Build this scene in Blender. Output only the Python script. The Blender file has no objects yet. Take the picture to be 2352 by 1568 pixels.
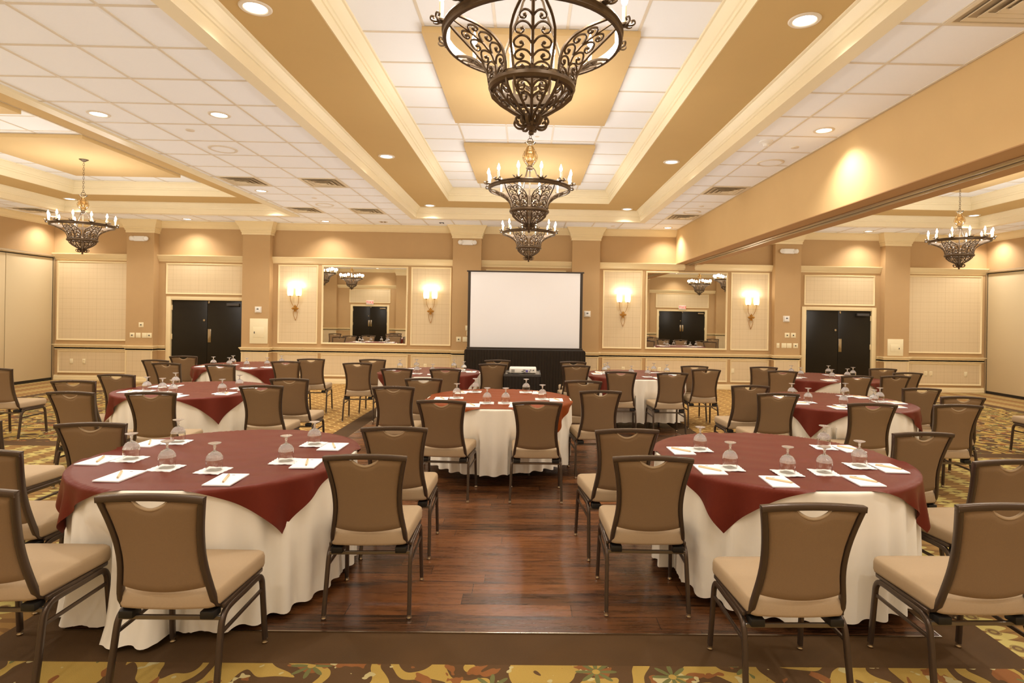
import bpy, bmesh, math, random
from mathutils import Vector, Matrix
PI = math.pi
S = bpy.context.scene
C = S.collection
random.seed(7)

# ------------------------------------------------------------ camera, world, exposure
cam = bpy.data.cameras.new('camera')
cam.sensor_width = 36.0
cam.lens = 1337.15 / 2352 * 36.0
cam.shift_x = -(1228.3 - 1176) / 2352
cam.shift_y = (725.0 - 784) / 2352
cam.clip_start = 0.05
co = bpy.data.objects.new('camera', cam); C.objects.link(co)
co.location = (0, 0, 1.62)
co.matrix_world = (Matrix.Translation((0, 0, 1.62)) @ Matrix.Rotation(-0.0134, 4, 'Z')
                   @ Matrix.Rotation(PI / 2, 4, 'X') @ Matrix.Rotation(0.0159, 4, 'Z'))
S.camera = co
w = bpy.data.worlds.new('world'); S.world = w; w.use_nodes = True
w.node_tree.nodes['Background'].inputs[0].default_value = (1, .92, .78, 1)
w.node_tree.nodes['Background'].inputs[1].default_value = 0.13
w.light_settings.distance = 2.5; w.light_settings.ao_factor = 0.265
S.cycles.use_fast_gi = True            # added even ambient fill, lifts the ceiling tiles the lamps leave dark
S.cycles.fast_gi_method = 'ADD'
S.cycles.diffuse_bounces = 3; S.cycles.glossy_bounces = 4; S.cycles.transmission_bounces = 8; S.cycles.max_bounces = 10
S.cycles.sample_clamp_indirect = 6.0
S.view_settings.view_transform = 'Standard'
S.view_settings.look = 'None'
S.view_settings.gamma = 1
S.view_settings.use_curve_mapping = False
S.view_settings.exposure = 0.30
LAMP_COL = (1, .975, .94)
SPOT_W = 105.0      # recessed downlights
BULB_W = 3.5       # every candle bulb
SCONCE_W = 1.7

# room dimensions
W = 13.305          # back wall
FW = -1.2           # wall behind the camera
XL, XR = -10.7, 10.6
ZC = 3.625
CX = (-7.2, 0.0, 7.12)      # the three coffers
CHY = (2.8, 6.1, 9.4)

# ------------------------------------------------------------ materials
def lin(c):
    def f(v):
        v /= 255
        return v / 12.92 if v <= .04045 else ((v + .055) / 1.055) ** 2.4
    return (f(c[0]), f(c[1]), f(c[2]), 1)

class NT:
    def __init__(s, name):
        s.m = bpy.data.materials.new(name); s.m.use_nodes = True
        s.t = s.m.node_tree; s.b = s.t.nodes['Principled BSDF']
    def new(s, typ, **kw):
        n = s.t.nodes.new(typ)
        for k, v in kw.items(): setattr(n, k, v)
        return n
    def put(s, sock, v):
        if isinstance(v, bpy.types.NodeSocket): s.t.links.new(v, sock)
        elif v is not None: sock.default_value = v
    def m_(s, op, a, b=None, c=None):
        n = s.new('ShaderNodeMath', operation=op)
        s.put(n.inputs[0], a)
        if b is not None: s.put(n.inputs[1], b)
        if c is not None: s.put(n.inputs[2], c)
        return n.outputs[0]
    def xyz(s):
        g = s.new('ShaderNodeTexCoord'); sp = s.new('ShaderNodeSeparateXYZ')
        s.t.links.new(g.outputs['Object'], sp.inputs[0])
        return g.outputs['Object'], sp.outputs[0], sp.outputs[1], sp.outputs[2]
    def comb(s, x, y, z=0.0):
        n = s.new('ShaderNodeCombineXYZ'); s.put(n.inputs[0], x); s.put(n.inputs[1], y); s.put(n.inputs[2], z)
        return n.outputs[0]
    def noise(s, vec, scale, detail=3, rough=.5, out='Fac'):
        n = s.new('ShaderNodeTexNoise'); s.put(n.inputs['Vector'], vec)
        n.inputs['Scale'].default_value = scale; n.inputs['Detail'].default_value = detail
        n.inputs['Roughness'].default_value = rough
        return n.outputs[out]
    def mix(s, f, a, b):
        n = s.new('ShaderNodeMix', data_type='RGBA')
        s.put(n.inputs[0], f); s.put(n.inputs[6], a); s.put(n.inputs[7], b)
        return n.outputs[2]
    def ramp(s, f, lo, hi):
        n = s.new('ShaderNodeMapRange'); s.put(n.inputs[0], f)
        n.inputs[1].default_value = lo; n.inputs[2].default_value = hi
        return n.outputs[0]
    def bump(s, h, strength=.3, dist=.002):
        n = s.new('ShaderNodeBump'); n.inputs['Strength'].default_value = strength
        n.inputs['Distance'].default_value = dist
        s.put(n.inputs['Height'], h); s.t.links.new(n.outputs[0], s.b.inputs['Normal'])
    def set(s, col=None, rough=None, metal=None, **kw):
        s.put(s.b.inputs['Base Color'], col); s.put(s.b.inputs['Roughness'], rough)
        s.put(s.b.inputs['Metallic'], metal)
        for k, v in kw.items(): s.put(s.b.inputs[k], v)
        return s

def plain(name, rgb, rough=.5, metal=0.0, var=.06, scale=12, bump=0, bscale=200, **kw):
    n = NT(name); c = lin(rgb)
    vec = n.xyz()[0]
    f = n.noise(vec, scale)
    d = tuple(v * (1 - var) for v in c[:3]) + (1,)
    l = tuple(min(1, v * (1 + var)) for v in c[:3]) + (1,)
    n.set(n.mix(f, d, l), rough, metal, **kw)
    if bump: n.bump(n.noise(vec, bscale, 2), bump, .002)
    return n.m

M = {}
M['wall'] = plain('tan_wall_paint', (190, 154, 106), .75, var=.04, scale=4, bump=.25, bscale=260)
M['trim'] = plain('cream_trim_paint', (234, 210, 160), .42, var=.015)
M['trim_light'] = plain('pale_cream_cornice_paint', (242, 226, 188), .42, var=.015)
M['coffer_tan'] = plain('gold_tan_paint', (200, 166, 108), .8, var=.03, scale=3)
M['panel_tan'] = plain('gold_tan_panel_paint', (216, 184, 130), .8, var=.02, scale=3)
M['tile'] = plain('ceiling_tile', (250, 248, 244), .9, var=.015, scale=60, bump=.15, bscale=500)
M['tbar'] = plain('ceiling_grid_bar', (226, 212, 188), .5, var=.01)
M['tile_in'] = plain('white_ceiling_tile', (246, 244, 240), .9, var=.01, scale=60)
M['linen'] = plain('white_table_linen', (246, 236, 216), .85, var=.02, scale=9, bump=.2, bscale=500)
M['cloth_wine'] = plain('wine_overlay_linen', (98, 37, 27), .43, var=.07, scale=7, bump=.25, bscale=400, **{'Specular Tint': (1, .45, .32, 1)})
M['cloth_rust'] = plain('rust_overlay_linen', (128, 56, 16), .6, var=.07, scale=7, bump=.25, bscale=400, **{'Specular Tint': (1, .5, .2, 1)})
M['seat'] = plain('tan_seat_fabric', (178, 152, 118), .9, var=.05, scale=160, bump=.35, bscale=900)
M['back'] = plain('brown_backrest_fabric', (134, 106, 74), .9, var=.07, scale=220, bump=.4, bscale=900)
M['frame'] = plain('bronze_brown_metal', (84, 69, 56), .28, .5, var=.04)
M['chrome'] = plain('chrome_metal', (200, 192, 180), .22, 1.0, var=.02)
M['steel'] = plain('dull_chair_steel', (130, 120, 106), .28, .8, var=.03)
M['black_plastic'] = plain('black_plastic', (24, 22, 20), .45)
M['iron'] = plain('antique_bronze_iron', (98, 80, 60), .38, .55, var=.25, scale=40)
M['iron_gold'] = plain('rubbed_gold_iron', (150, 116, 66), .38, .7, var=.2, scale=40)
M['gold'] = plain('aged_gold_metal', (190, 140, 66), .38, .8, var=.15, scale=60)
M['candle'] = plain('ivory_candle_sleeve', (246, 230, 190), .6, var=.02)
M['door'] = plain('black_door_laminate', (17, 14, 10), .34, var=.12, scale=6)
M['white_plastic'] = plain('white_plastic', (238, 232, 220), .4, var=.01)
M['cream_plastic'] = plain('cream_plastic', (238, 222, 180), .42, var=.01)
M['grey'] = plain('dark_grey_plastic', (70, 66, 62), .5)
M['blue'] = plain('blue_plug_plastic', (96, 84, 160), .45)
M['black_cloth'] = plain('black_skirting_fabric', (36, 28, 19), .85, var=.1, scale=10, bump=.2, bscale=500)
M['black_top'] = plain('grey_cart_top', (132, 122, 106), .4)
M['screen'] = plain('white_projection_fabric', (246, 242, 238), .8, var=.004, scale=3)
M['screen_border'] = plain('black_screen_border', (62, 52, 42), .6)
M['alum'] = plain('aluminium_track', (190, 172, 140), .3, .7, var=.02)
M['paper'] = plain('white_paper', (252, 250, 246), .7, var=.005)
M['pen'] = plain('tan_pen_barrel', (240, 208, 164), .4, var=.02)
M['logo'] = plain('grey_print', (140, 130, 130), .7)
M['vent'] = plain('ivory_vent_metal', (232, 216, 184), .4, .1, var=.03)
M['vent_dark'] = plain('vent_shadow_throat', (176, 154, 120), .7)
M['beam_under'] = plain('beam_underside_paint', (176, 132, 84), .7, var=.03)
M['red'] = plain('red_sign_letters', (214, 58, 44), .5, **{'Emission Color': lin((230, 60, 40)), 'Emission Strength': 1.2})

def emit(name, rgb, st, sample=False):
    n = NT(name); n.set((.9, .85, .75, 1), .4)
    n.b.inputs['Emission Color'].default_value = lin(rgb)
    n.b.inputs['Emission Strength'].default_value = st
    if not sample: n.m.cycles.emission_sampling = 'NONE'
    return n.m
M['lens'] = emit('lit_downlight_lens', (255, 250, 240), 6)
M['bulb'] = emit('lit_candle_bulb', (255, 246, 226), 26)
M['shade'] = emit('lit_frosted_shade', (255, 236, 190), 1.5)

def glass(name, rgb=(250, 250, 246), rough=.02, bump=0):
    n = NT(name); n.set(lin(rgb), rough)
    n.b.inputs['Transmission Weight'].default_value = 1
    n.b.inputs['IOR'].default_value = 1.45
    if bump: n.bump(n.noise(n.xyz()[0], 120, 1), bump, .004)
    return n.m
M['glass'] = glass('clear_goblet_glass')
M['cut_glass'] = glass('cut_goblet_glass', (252, 250, 244), .12, .8)
M['cut_glass'].node_tree.nodes['Principled BSDF'].inputs['Transmission Weight'].default_value = .72
M['foot_glass'] = glass('pressed_goblet_foot_glass', (252, 250, 244), .06, .3)
M['foot_glass'].node_tree.nodes['Principled BSDF'].inputs['Transmission Weight'].default_value = .75
M['amber_glass'] = glass('seeded_amber_glass', (250, 222, 170), .1, .4)
M['clear_cover'] = glass('clear_plastic_cover', (250, 250, 250), .05)
n = NT('silvered_mirror'); n.set((.86, .85, .82, 1), .0, 1.0); M['mirror'] = n.m

# wallpaper with a woven cross-hatch
def wallpaper():
    n = NT('cross_hatched_wallpaper'); vec, x, y, z = n.xyz()
    u = n.m_('ADD', x, y)
    def lines(c, pitch, off):
        f = n.m_('FRACT', n.m_('DIVIDE', n.m_('ADD', c, off), pitch))
        return n.m_('LESS_THAN', f, .05 if pitch > .05 else .12)
    a = n.m_('ADD', lines(u, .085, .01), lines(z, .085, .03))
    b = n.m_('ADD', lines(u, .19, .05), lines(z, .23, .0))
    fine = n.m_('MULTIPLY', n.noise(n.comb(n.m_('MULTIPLY', u, 40.), 0., n.m_('MULTIPLY', z, 300.)), 1., 2), .25)
    f = n.m_('ADD', n.m_('MULTIPLY', n.m_('ADD', a, b), .22), fine)
    n.set(n.mix(n.m_('MINIMUM', f, 1.), lin((226, 202, 160)), lin((186, 156, 112))), .7)
    return n.m
M['beam'] = plain('downlit_tan_wall_paint', (214, 178, 122), .75, var=.04, scale=3, bump=.25, bscale=260)  # same tan wall paint, lightened to carry the downlight wash on the beam
M['paperwall'] = wallpaper()
M['partition'] = plain('beige_partition_fabric', (212, 190, 148), .85, var=.035, scale=150, bump=.2, bscale=500)

def wood():
    n = NT('dark_walnut_planks'); vec, x, y, z = n.xyz()
    row = n.m_('FLOOR', n.m_('DIVIDE', y, .125))
    wn = n.new('ShaderNodeTexWhiteNoise', noise_dimensions='1D'); n.put(wn.inputs['W'], row)
    xs = n.m_('ADD', x, n.m_('MULTIPLY', wn.outputs[0], 1.2))
    col = n.m_('FLOOR', n.m_('DIVIDE', xs, 1.22))
    w2 = n.new('ShaderNodeTexWhiteNoise', noise_dimensions='2D'); n.put(w2.inputs['Vector'], n.comb(row, col))
    g = n.noise(n.comb(n.m_('MULTIPLY', xs, 2.2), n.m_('MULTIPLY', y, 26.), w2.outputs[0]), 1.6, 6, .65)
    blot = n.noise(n.comb(n.m_('MULTIPLY', xs, 1.), n.m_('MULTIPLY', y, 5.), 3.), 2.2, 3)
    f = n.m_('ADD', n.m_('MULTIPLY', g, .75), n.m_('MULTIPLY', w2.outputs[0], .3))
    f = n.ramp(f, .3, .85)
    c = n.mix(f, lin((46, 27, 14)), lin((142, 88, 48)))
    c = n.mix(n.ramp(blot, .55, .75), c, lin((50, 30, 22)))
    fy = n.m_('FRACT', n.m_('DIVIDE', y, .125)); fx = n.m_('FRACT', n.m_('DIVIDE', xs, 1.22))
    seam = n.m_('MAXIMUM', n.m_('LESS_THAN', fy, .02), n.m_('LESS_THAN', fx, .003))
    c = n.mix(seam, c, lin((30, 18, 12)))
    n.set(c, n.m_('ADD', .2, n.m_('MULTIPLY', g, .16)))
    n.bump(n.m_('SUBTRACT', g, n.m_('MULTIPLY', seam, 1.)), .18, .003)
    return n.m
M['wood'] = wood()

def carpet():
    n = NT('patterned_ballroom_carpet'); vec, x, y, z = n.xyz()
    m = n.m_
    BR, YE, GO, RU, GR, CR = [lin(c) for c in ((84, 58, 28), (178, 146, 68), (190, 144, 76), (138, 84, 38), (104, 106, 58), (192, 176, 122))]
    ax = m('ABSOLUTE', x)
    # floral: wavy ribbons, leaves, petalled flowers
    nv = n.new('ShaderNodeTexNoise'); n.put(nv.inputs['Vector'], vec); nv.inputs['Scale'].default_value = 1.8
    sub = n.new('ShaderNodeVectorMath', operation='MULTIPLY_ADD'); n.put(sub.inputs[0], nv.outputs['Color'])
    sub.inputs[1].default_value = (.5, .5, 0); n.put(sub.inputs[2], vec)
    wv = sub.outputs[0]
    rib = n.noise(wv, 2.3, 1)
    r1 = m('GREATER_THAN', m('SINE', m('MULTIPLY', rib, 42.)), .05)
    c = n.mix(r1, BR, YE)
    r2 = m('GREATER_THAN', n.noise(wv, 7.5, 2), .60)
    c = n.mix(r2, c, RU)
    r3 = m('GREATER_THAN', n.noise(n.comb(m('ADD', x, 9.), y), 9., 2), .64)
    c = n.mix(r3, c, CR)
    vo = n.new('ShaderNodeTexVoronoi'); n.put(vo.inputs['Vector'], n.comb(x, y)); vo.inputs['Scale'].default_value = 2.2
    dv = n.new('ShaderNodeVectorMath', operation='SUBTRACT'); n.put(dv.inputs[0], n.comb(x, y))
    n.put(dv.inputs[1], vo.outputs['Position'])
    sp = n.new('ShaderNodeSeparateXYZ'); n.put(sp.inputs[0], dv.outputs[0])
    ang = m('ARCTAN2', sp.outputs[1], sp.outputs[0])
    rad = m('SQRT', m('ADD', m('MULTIPLY', sp.outputs[0], sp.outputs[0]), m('MULTIPLY', sp.outputs[1], sp.outputs[1])))
    pet = m('ADD', .055, m('MULTIPLY', m('COSINE', m('MULTIPLY', ang, 8.)), .04))
    flower = m('LESS_THAN', rad, pet)
    c = n.mix(flower, c, GR)
    floral = n.mix(m('LESS_THAN', rad, .018), c, YE)
    # basket weave
    wob = m('MULTIPLY', m('SINE', m('MULTIPLY', y, 60.)), .06)
    u = m('ADD', m('DIVIDE', m('ADD', x, y), .2), wob); v = m('SUBTRACT', m('DIVIDE', m('SUBTRACT', x, y), .2), wob)
    fu, fv = m('FRACT', u), m('FRACT', v)
    par = m('MODULO', m('ABSOLUTE', m('ADD', m('FLOOR', u), m('FLOOR', v))), 2.)
    lat = m('MAXIMUM', m('LESS_THAN', fu, .13), m('MULTIPLY', m('LESS_THAN', fv, .13), par))
    dash = m('MULTIPLY', m('GREATER_THAN', m('FRACT', m('DIVIDE', y, .045)), .66), m('GREATER_THAN', n.noise(n.comb(m('MULTIPLY', x, .8), m('MULTIPLY', y, 3.)), 14., 0), .47))
    weave = n.mix(par, lin((168, 122, 58)), lin((146, 102, 44)))
    weave = n.mix(m('MULTIPLY', dash, .8), weave, lin((214, 172, 96)))
    weave = n.mix(lat, weave, lin((224, 186, 110)))
    # dotted lanes
    fx = m('SUBTRACT', m('FRACT', m('DIVIDE', x, .33)), .5); fy = m('SUBTRACT', m('FRACT', m('DIVIDE', y, .155)), .5)
    px = m('MULTIPLY', fx, .33); py = m('MULTIPLY', fy, .155)
    dr = m('SQRT', m('ADD', m('MULTIPLY', px, px), m('MULTIPLY', py, py)))
    ringm = m('MULTIPLY', m('LESS_THAN', dr, .026), m('GREATER_THAN', dr, .014))
    spike = m('LESS_THAN', m('ABSOLUTE', px), m('ADD', .012, m('MULTIPLY', m('ABSOLUTE', m('SINE', m('MULTIPLY', y, 40.5))), .085)))
    base = n.mix(m('GREATER_THAN', m('SINE', m('ADD', m('MULTIPLY', y, 70.), m('MULTIPLY', rib, 20.))), .5), lin((148, 110, 54)), lin((124, 88, 42)))
    dots = n.mix(spike, base, lin((196, 176, 100)))
    dots = n.mix(m('LESS_THAN', dr, .036), dots, lin((150, 128, 70)))
    dots = n.mix(ringm, dots, lin((110, 80, 44)))
    # outer striped lanes
    s1 = m('GREATER_THAN', m('FRACT', m('DIVIDE', x, .5)), .5)
    s2 = m('GREATER_THAN', m('FRACT', m('DIVIDE', m('ADD', y, m('MULTIPLY', x, .3)), .1)), .55)
    stripes = n.mix(m('MULTIPLY', s1, s2), lin((150, 110, 58)), lin((196, 172, 104)))
    # zones
    c = n.mix(m('GREATER_THAN', ax, 4.7), weave, floral)
    c = n.mix(m('MULTIPLY', m('LESS_THAN', y, 6.95), m('GREATER_THAN', ax, 2.38)), c, dots)
    out = m('MAXIMUM', m('GREATER_THAN', ax, 9.2), m('MULTIPLY', m('GREATER_THAN', y, 11.7), m('GREATER_THAN', ax, 4.7)))
    c = n.mix(out, c, stripes)
    def band(v, a, b): return m('MULTIPLY', m('GREATER_THAN', v, a), m('LESS_THAN', v, b))
    bands = m('MULTIPLY', band(y, 6.93, 7.15), m('GREATER_THAN', ax, 4.7))
    bands = m('MAXIMUM', bands, m('MULTIPLY', band(y, 11.5, 11.72), m('MULTIPLY', m('GREATER_THAN', ax, 4.7), m('LESS_THAN', ax, 9.2))))
    bands = m('MAXIMUM', bands, m('MULTIPLY', band(ax, 9.0, 9.2), band(y, 2.7, 11.72)))
    c = n.mix(bands, c, BR)
    c = n.mix(m('LESS_THAN', y, 2.70), c, floral)
    bd = m('MULTIPLY', m('LESS_THAN', m('ABSOLUTE', m('ADD', x, .075)), 2.50), m('MULTIPLY', m('GREATER_THAN', y, 2.70), m('LESS_THAN', y, 10.55)))
    plainbr = n.mix(n.noise(vec, 3., 2), lin((64, 44, 18)), lin((88, 60, 26)))
    c = n.mix(bd, c, plainbr)
    pile = n.noise(vec, 260., 2)
    c = n.mix(n.m_('MULTIPLY', pile, .35), c, BR)
    n.set(c, .95)
    n.bump(pile, .5, .004)
    return n.m
M['carpet'] = carpet()

# ------------------------------------------------------------ mesh helpers
def tag(o, label=None, cat=None, group=None, kind=None):
    if label: o['label'] = label
    if cat: o['category'] = cat
    if group: o['group'] = group
    if kind: o['kind'] = kind
    return o

def empty(name, loc=(0, 0, 0), rz=0.0, label=None, cat=None, group=None, kind=None):
    o = bpy.data.objects.new(name, None); C.objects.link(o)
    o.empty_display_size = .1
    o.location = loc; o.rotation_euler = (0, 0, rz)
    return tag(o, label, cat, group, kind)

class MB:
    def __init__(s): s.v = []; s.f = []
    def add(s, v, f):
        k = len(s.v); s.v += [tuple(p) for p in v]; s.f += [[i + k for i in q] for q in f]; return s
    def box(s, x0, x1, y0, y1, z0, z1):
        v = [(x, y, z) for z in (z0, z1) for y in (y0, y1) for x in (x0, x1)]
        return s.add(v, [(0, 2, 3, 1), (4, 5, 7, 6), (0, 1, 5, 4), (2, 6, 7, 3), (0, 4, 6, 2), (1, 3, 7, 5)])
    def quad(s, a, b, c, d): return s.add([a, b, c, d], [(0, 1, 2, 3)])
    def loops(s, L, closed=True, caps=False, ring=True):
        n = len(L[0]); v = [p for l in L for p in l]; f = []
        for i in range(len(L) - 1):
            for j in range(n if ring else n - 1):
                a = i * n + j; b = i * n + (j + 1) % n
                f.append((a, b, b + n, a + n))
        if caps:
            f.append(tuple(range(n - 1, -1, -1))); f.append(tuple(range((len(L) - 1) * n, len(L) * n)))
        return s.add(v, f)
    def sweep(s, pts, sec, ref, caps=True, scale=None):
        pts = [Vector(p) for p in pts]; L = []
        for i, p in enumerate(pts):
            a = pts[max(i - 1, 0)]; b = pts[min(i + 1, len(pts) - 1)]
            t = (b - a).normalized(); r = Vector(ref); r = (r - t * r.dot(t)).normalized(); q = t.cross(r)
            k = scale[i] if scale else 1
            L.append([p + (r * u + q * v_) * k for u, v_ in sec])
        return s.loops(L, caps=caps)
    def tube(s, pts, r, n=6, ref=(0, 0, 1), caps=True, scale=None):
        pts = [Vector(p) for p in pts]
        d = (pts[-1] - pts[0])
        nrm = Vector(ref)
        if d.length > 1e-6 and abs(d.normalized().dot(nrm)) > .9: nrm = Vector((1, 0, 0)) if abs(d.normalized().x) < .7 else Vector((0, 1, 0))
        L = []; prev = None
        for i, p in enumerate(pts):
            a = pts[max(i - 1, 0)]; b = pts[min(i + 1, len(pts) - 1)]
            t = (b - a).normalized()
            base = prev if prev is not None else nrm
            u = base - t * base.dot(t)
            if u.length < 1e-5: u = t.orthogonal()
            u.normalize(); prev = u; q = t.cross(u); k = r * (scale[i] if scale else 1)
            L.append([p + u * math.cos(2 * PI * j / n) * k + q * math.sin(2 * PI * j / n) * k for j in range(n)])
        return s.loops(L, caps=caps)
    def lathe(s, prof, n=24, c=(0, 0, 0), caps=False):
        L = [[(c[0] + r * math.cos(2 * PI * j / n), c[1] + r * math.sin(2 * PI * j / n), c[2] + z) for j in range(n)] for r, z in prof]
        return s.loops(L, caps=caps)
    def build(s, name, mat, parent=None, smooth=35, bevel=0, seg=2, kind=None, weld=True):
        me = bpy.data.meshes.new(name); me.from_pydata(s.v, [], s.f); me.update()
        bm = bmesh.new(); bm.from_mesh(me)
        if weld: bmesh.ops.remove_doubles(bm, verts=bm.verts, dist=1e-5)
        bmesh.ops.recalc_face_normals(bm, faces=bm.faces)
        if bevel: bmesh.ops.bevel(bm, geom=list(bm.edges), offset=bevel, segments=seg, profile=.5, affect='EDGES', clamp_overlap=True)
        bm.to_mesh(me); bm.free()
        me.materials.append(mat)
        if smooth:
            me.polygons.foreach_set('use_smooth', [True] * len(me.polygons))
            me.set_sharp_from_angle(angle=math.radians(smooth))
        o = bpy.data.objects.new(name, me); C.objects.link(o)
        if parent: o.parent = parent
        if kind: o['kind'] = kind
        return o

def cat(pts, k=6):
    """Catmull-Rom through pts"""
    P = [Vector(p) for p in pts]; P = [P[0] * 2 - P[1]] + P + [P[-1] * 2 - P[-2]]; out = []
    for i in range(1, len(P) - 2):
        for j in range(k):
            t = j / k; a, b, c, d = P[i - 1:i + 3]
            out.append(.5 * ((2 * b) + (c - a) * t + (2 * a - 5 * b + 4 * c - d) * t * t + (3 * b - a - 3 * c + d) * t ** 3))
    out.append(P[-2]); return out

def rsec(w_, h, r=.3):
    """rounded rectangular section"""
    a, b = w_ / 2, h / 2; q = min(a, b) * r
    return [(a - q, -b), (a, -b + q), (a, b - q), (a - q, b), (-a + q, b), (-a, b - q), (-a, -b + q), (-a + q, -b)]

def copy_tree(o, parent=None):
    c = o.copy(); C.objects.link(c)
    if parent: c.parent = parent
    for ch in list(o.children): copy_tree(ch, c)
    return c

def lerp(t, tab):
    for (a, u), (b, v) in zip(tab, tab[1:]):
        if t <= b: return u + (v - u) * (t - a) / (b - a)
    return tab[-1][1]

# ------------------------------------------------------------ the setting
# floor: one carpet with the dance floor let in
fl = MB().quad((XL - .3, FW - .2, 0), (XR + .3, FW - .2, 0), (XR + .3, W + .3, 0), (XL - .3, W + .3, 0)).build('floor', M['carpet'], kind='structure')
df = MB().box(-2.30, 2.15, 2.966, 10.28, -.01, .006).build('wood_dance_floor', M['wood'], fl)
e = MB()
for x0, x1, y0, y1 in ((-2.307, 2.157, 2.959, 2.966), (-2.307, 2.157, 10.28, 10.287), (-2.307, -2.30, 2.966, 10.28), (2.15, 2.157, 2.966, 10.28)):
    e.box(x0, x1, y0, y1, 0, .0075)
e.build('metal_edging', M['chrome'], fl)

# walls
wb = MB()
D1 = (-8.11, -6.42); D2 = (6.37, 7.98); DZ = 1.88
def wall_with_doors(y, doors, thick, mat, name):
    b = MB(); xs = [XL - .02]
    for d in doors: xs += list(d)
    xs.append(XR + .02)
    y0, y1 = min(y, y + thick), max(y, y + thick)
    for i in range(0, len(xs), 2): b.box(xs[i], xs[i + 1], y0, y1, 0, ZC)
    for d in doors: b.box(d[0], d[1], y0, y1, DZ, ZC)
    return b.build(name, mat, kind='structure')
wall_back = wall_with_doors(W, (D1, D2), .2, M['wall'], 'wall_back')
F1 = (-8.33, -6.61); F2 = (6.27, 8.57)
wall_front = wall_with_doors(FW, (F1, F2), -.2, M['wall'], 'wall_front')
wall_left = MB().box(XL - .2, XL, FW, W, 2.80, ZC).build('wall_left', M['wall'], kind='structure')
wall_right = MB().box(XR, XR + .2, FW, W, 2.80, ZC).build('wall_right', M['wall'], kind='structure')

CROWN = [(0, 3.47), (.014, 3.47), (.016, 3.486), (.03, 3.492), (.035, 3.51), (.06, 3.54), (.085, 3.575), (.09, 3.6), (.105, 3.605), (.105, ZC)]
LEDGE = [(0, 2.715), (.012, 2.72), (.014, 2.745), (.03, 2.755), (.045, 2.79), (.065, 2.82), (.07, 2.84), (.08, 2.845), (.08, 2.862), (0, 2.864)]
RAIL = [(0, .69), (.008, .695), (.01, .712), (0, .716), (0, .742), (.012, .745), (.016, .765), (.03, .775), (.034, .792), (.042, .797), (.042, .812), (0, .815)]
BASE = [(0, .118), (.01, .115), (.014, .10), (.02, .09), (.02, .04), (.03, .035), (.03, 0)]
CAP = [(.0, 3.335), (.02, 3.335), (.02, 3.385), (.034, 3.395), (.034, 3.42), (.045, 3.425), (.045, 3.45), (.055, 3.455), (.057, 3.49), (.075, 3.52), (.10, 3.57), (.115, 3.60), (.125, 3.605), (.125, ZC)]
def run_x(b, x0, x1, y, s, prof, m0=0, m1=0):
    L = [[(x + (m * o if m else 0), y - s * o, z) for o, z in prof] for x, m in ((x0, m0), (x1, m1))]
    b.loops(L, ring=False)
    for l in L: b.add(l, [tuple(range(len(l)))])
def run_y(b, y0, y1, x, s, prof):
    b.loops([[(x + s * o, y, z) for o, z in prof] for y in (y0, y1)], ring=False)
def around(b, x0, x1, y0, y1, prof, sgn=1):
    b.loops([[(x0 - o * sgn, y0 - o * sgn, z), (x1 + o * sgn, y0 - o * sgn, z), (x1 + o * sgn, y1 + o * sgn, z), (x0 - o * sgn, y1 + o * sgn, z)] for o, z in prof])
FR = [(0, 0), (0, .016), (.006, .022), (.014, .02), (.022, .012), (.03, .010), (.034, .004), (.036, 0)]
def frame_xz(b, x0, x1, z0, z1, y, s, k=1.0):
    b.loops([[(x0 + i * k, y - s * o, z0 + i * k), (x1 - i * k, y - s * o, z0 + i * k), (x1 - i * k, y - s * o, z1 - i * k), (x0 + i * k, y - s * o, z1 - i * k)] for i, o in FR])

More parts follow.
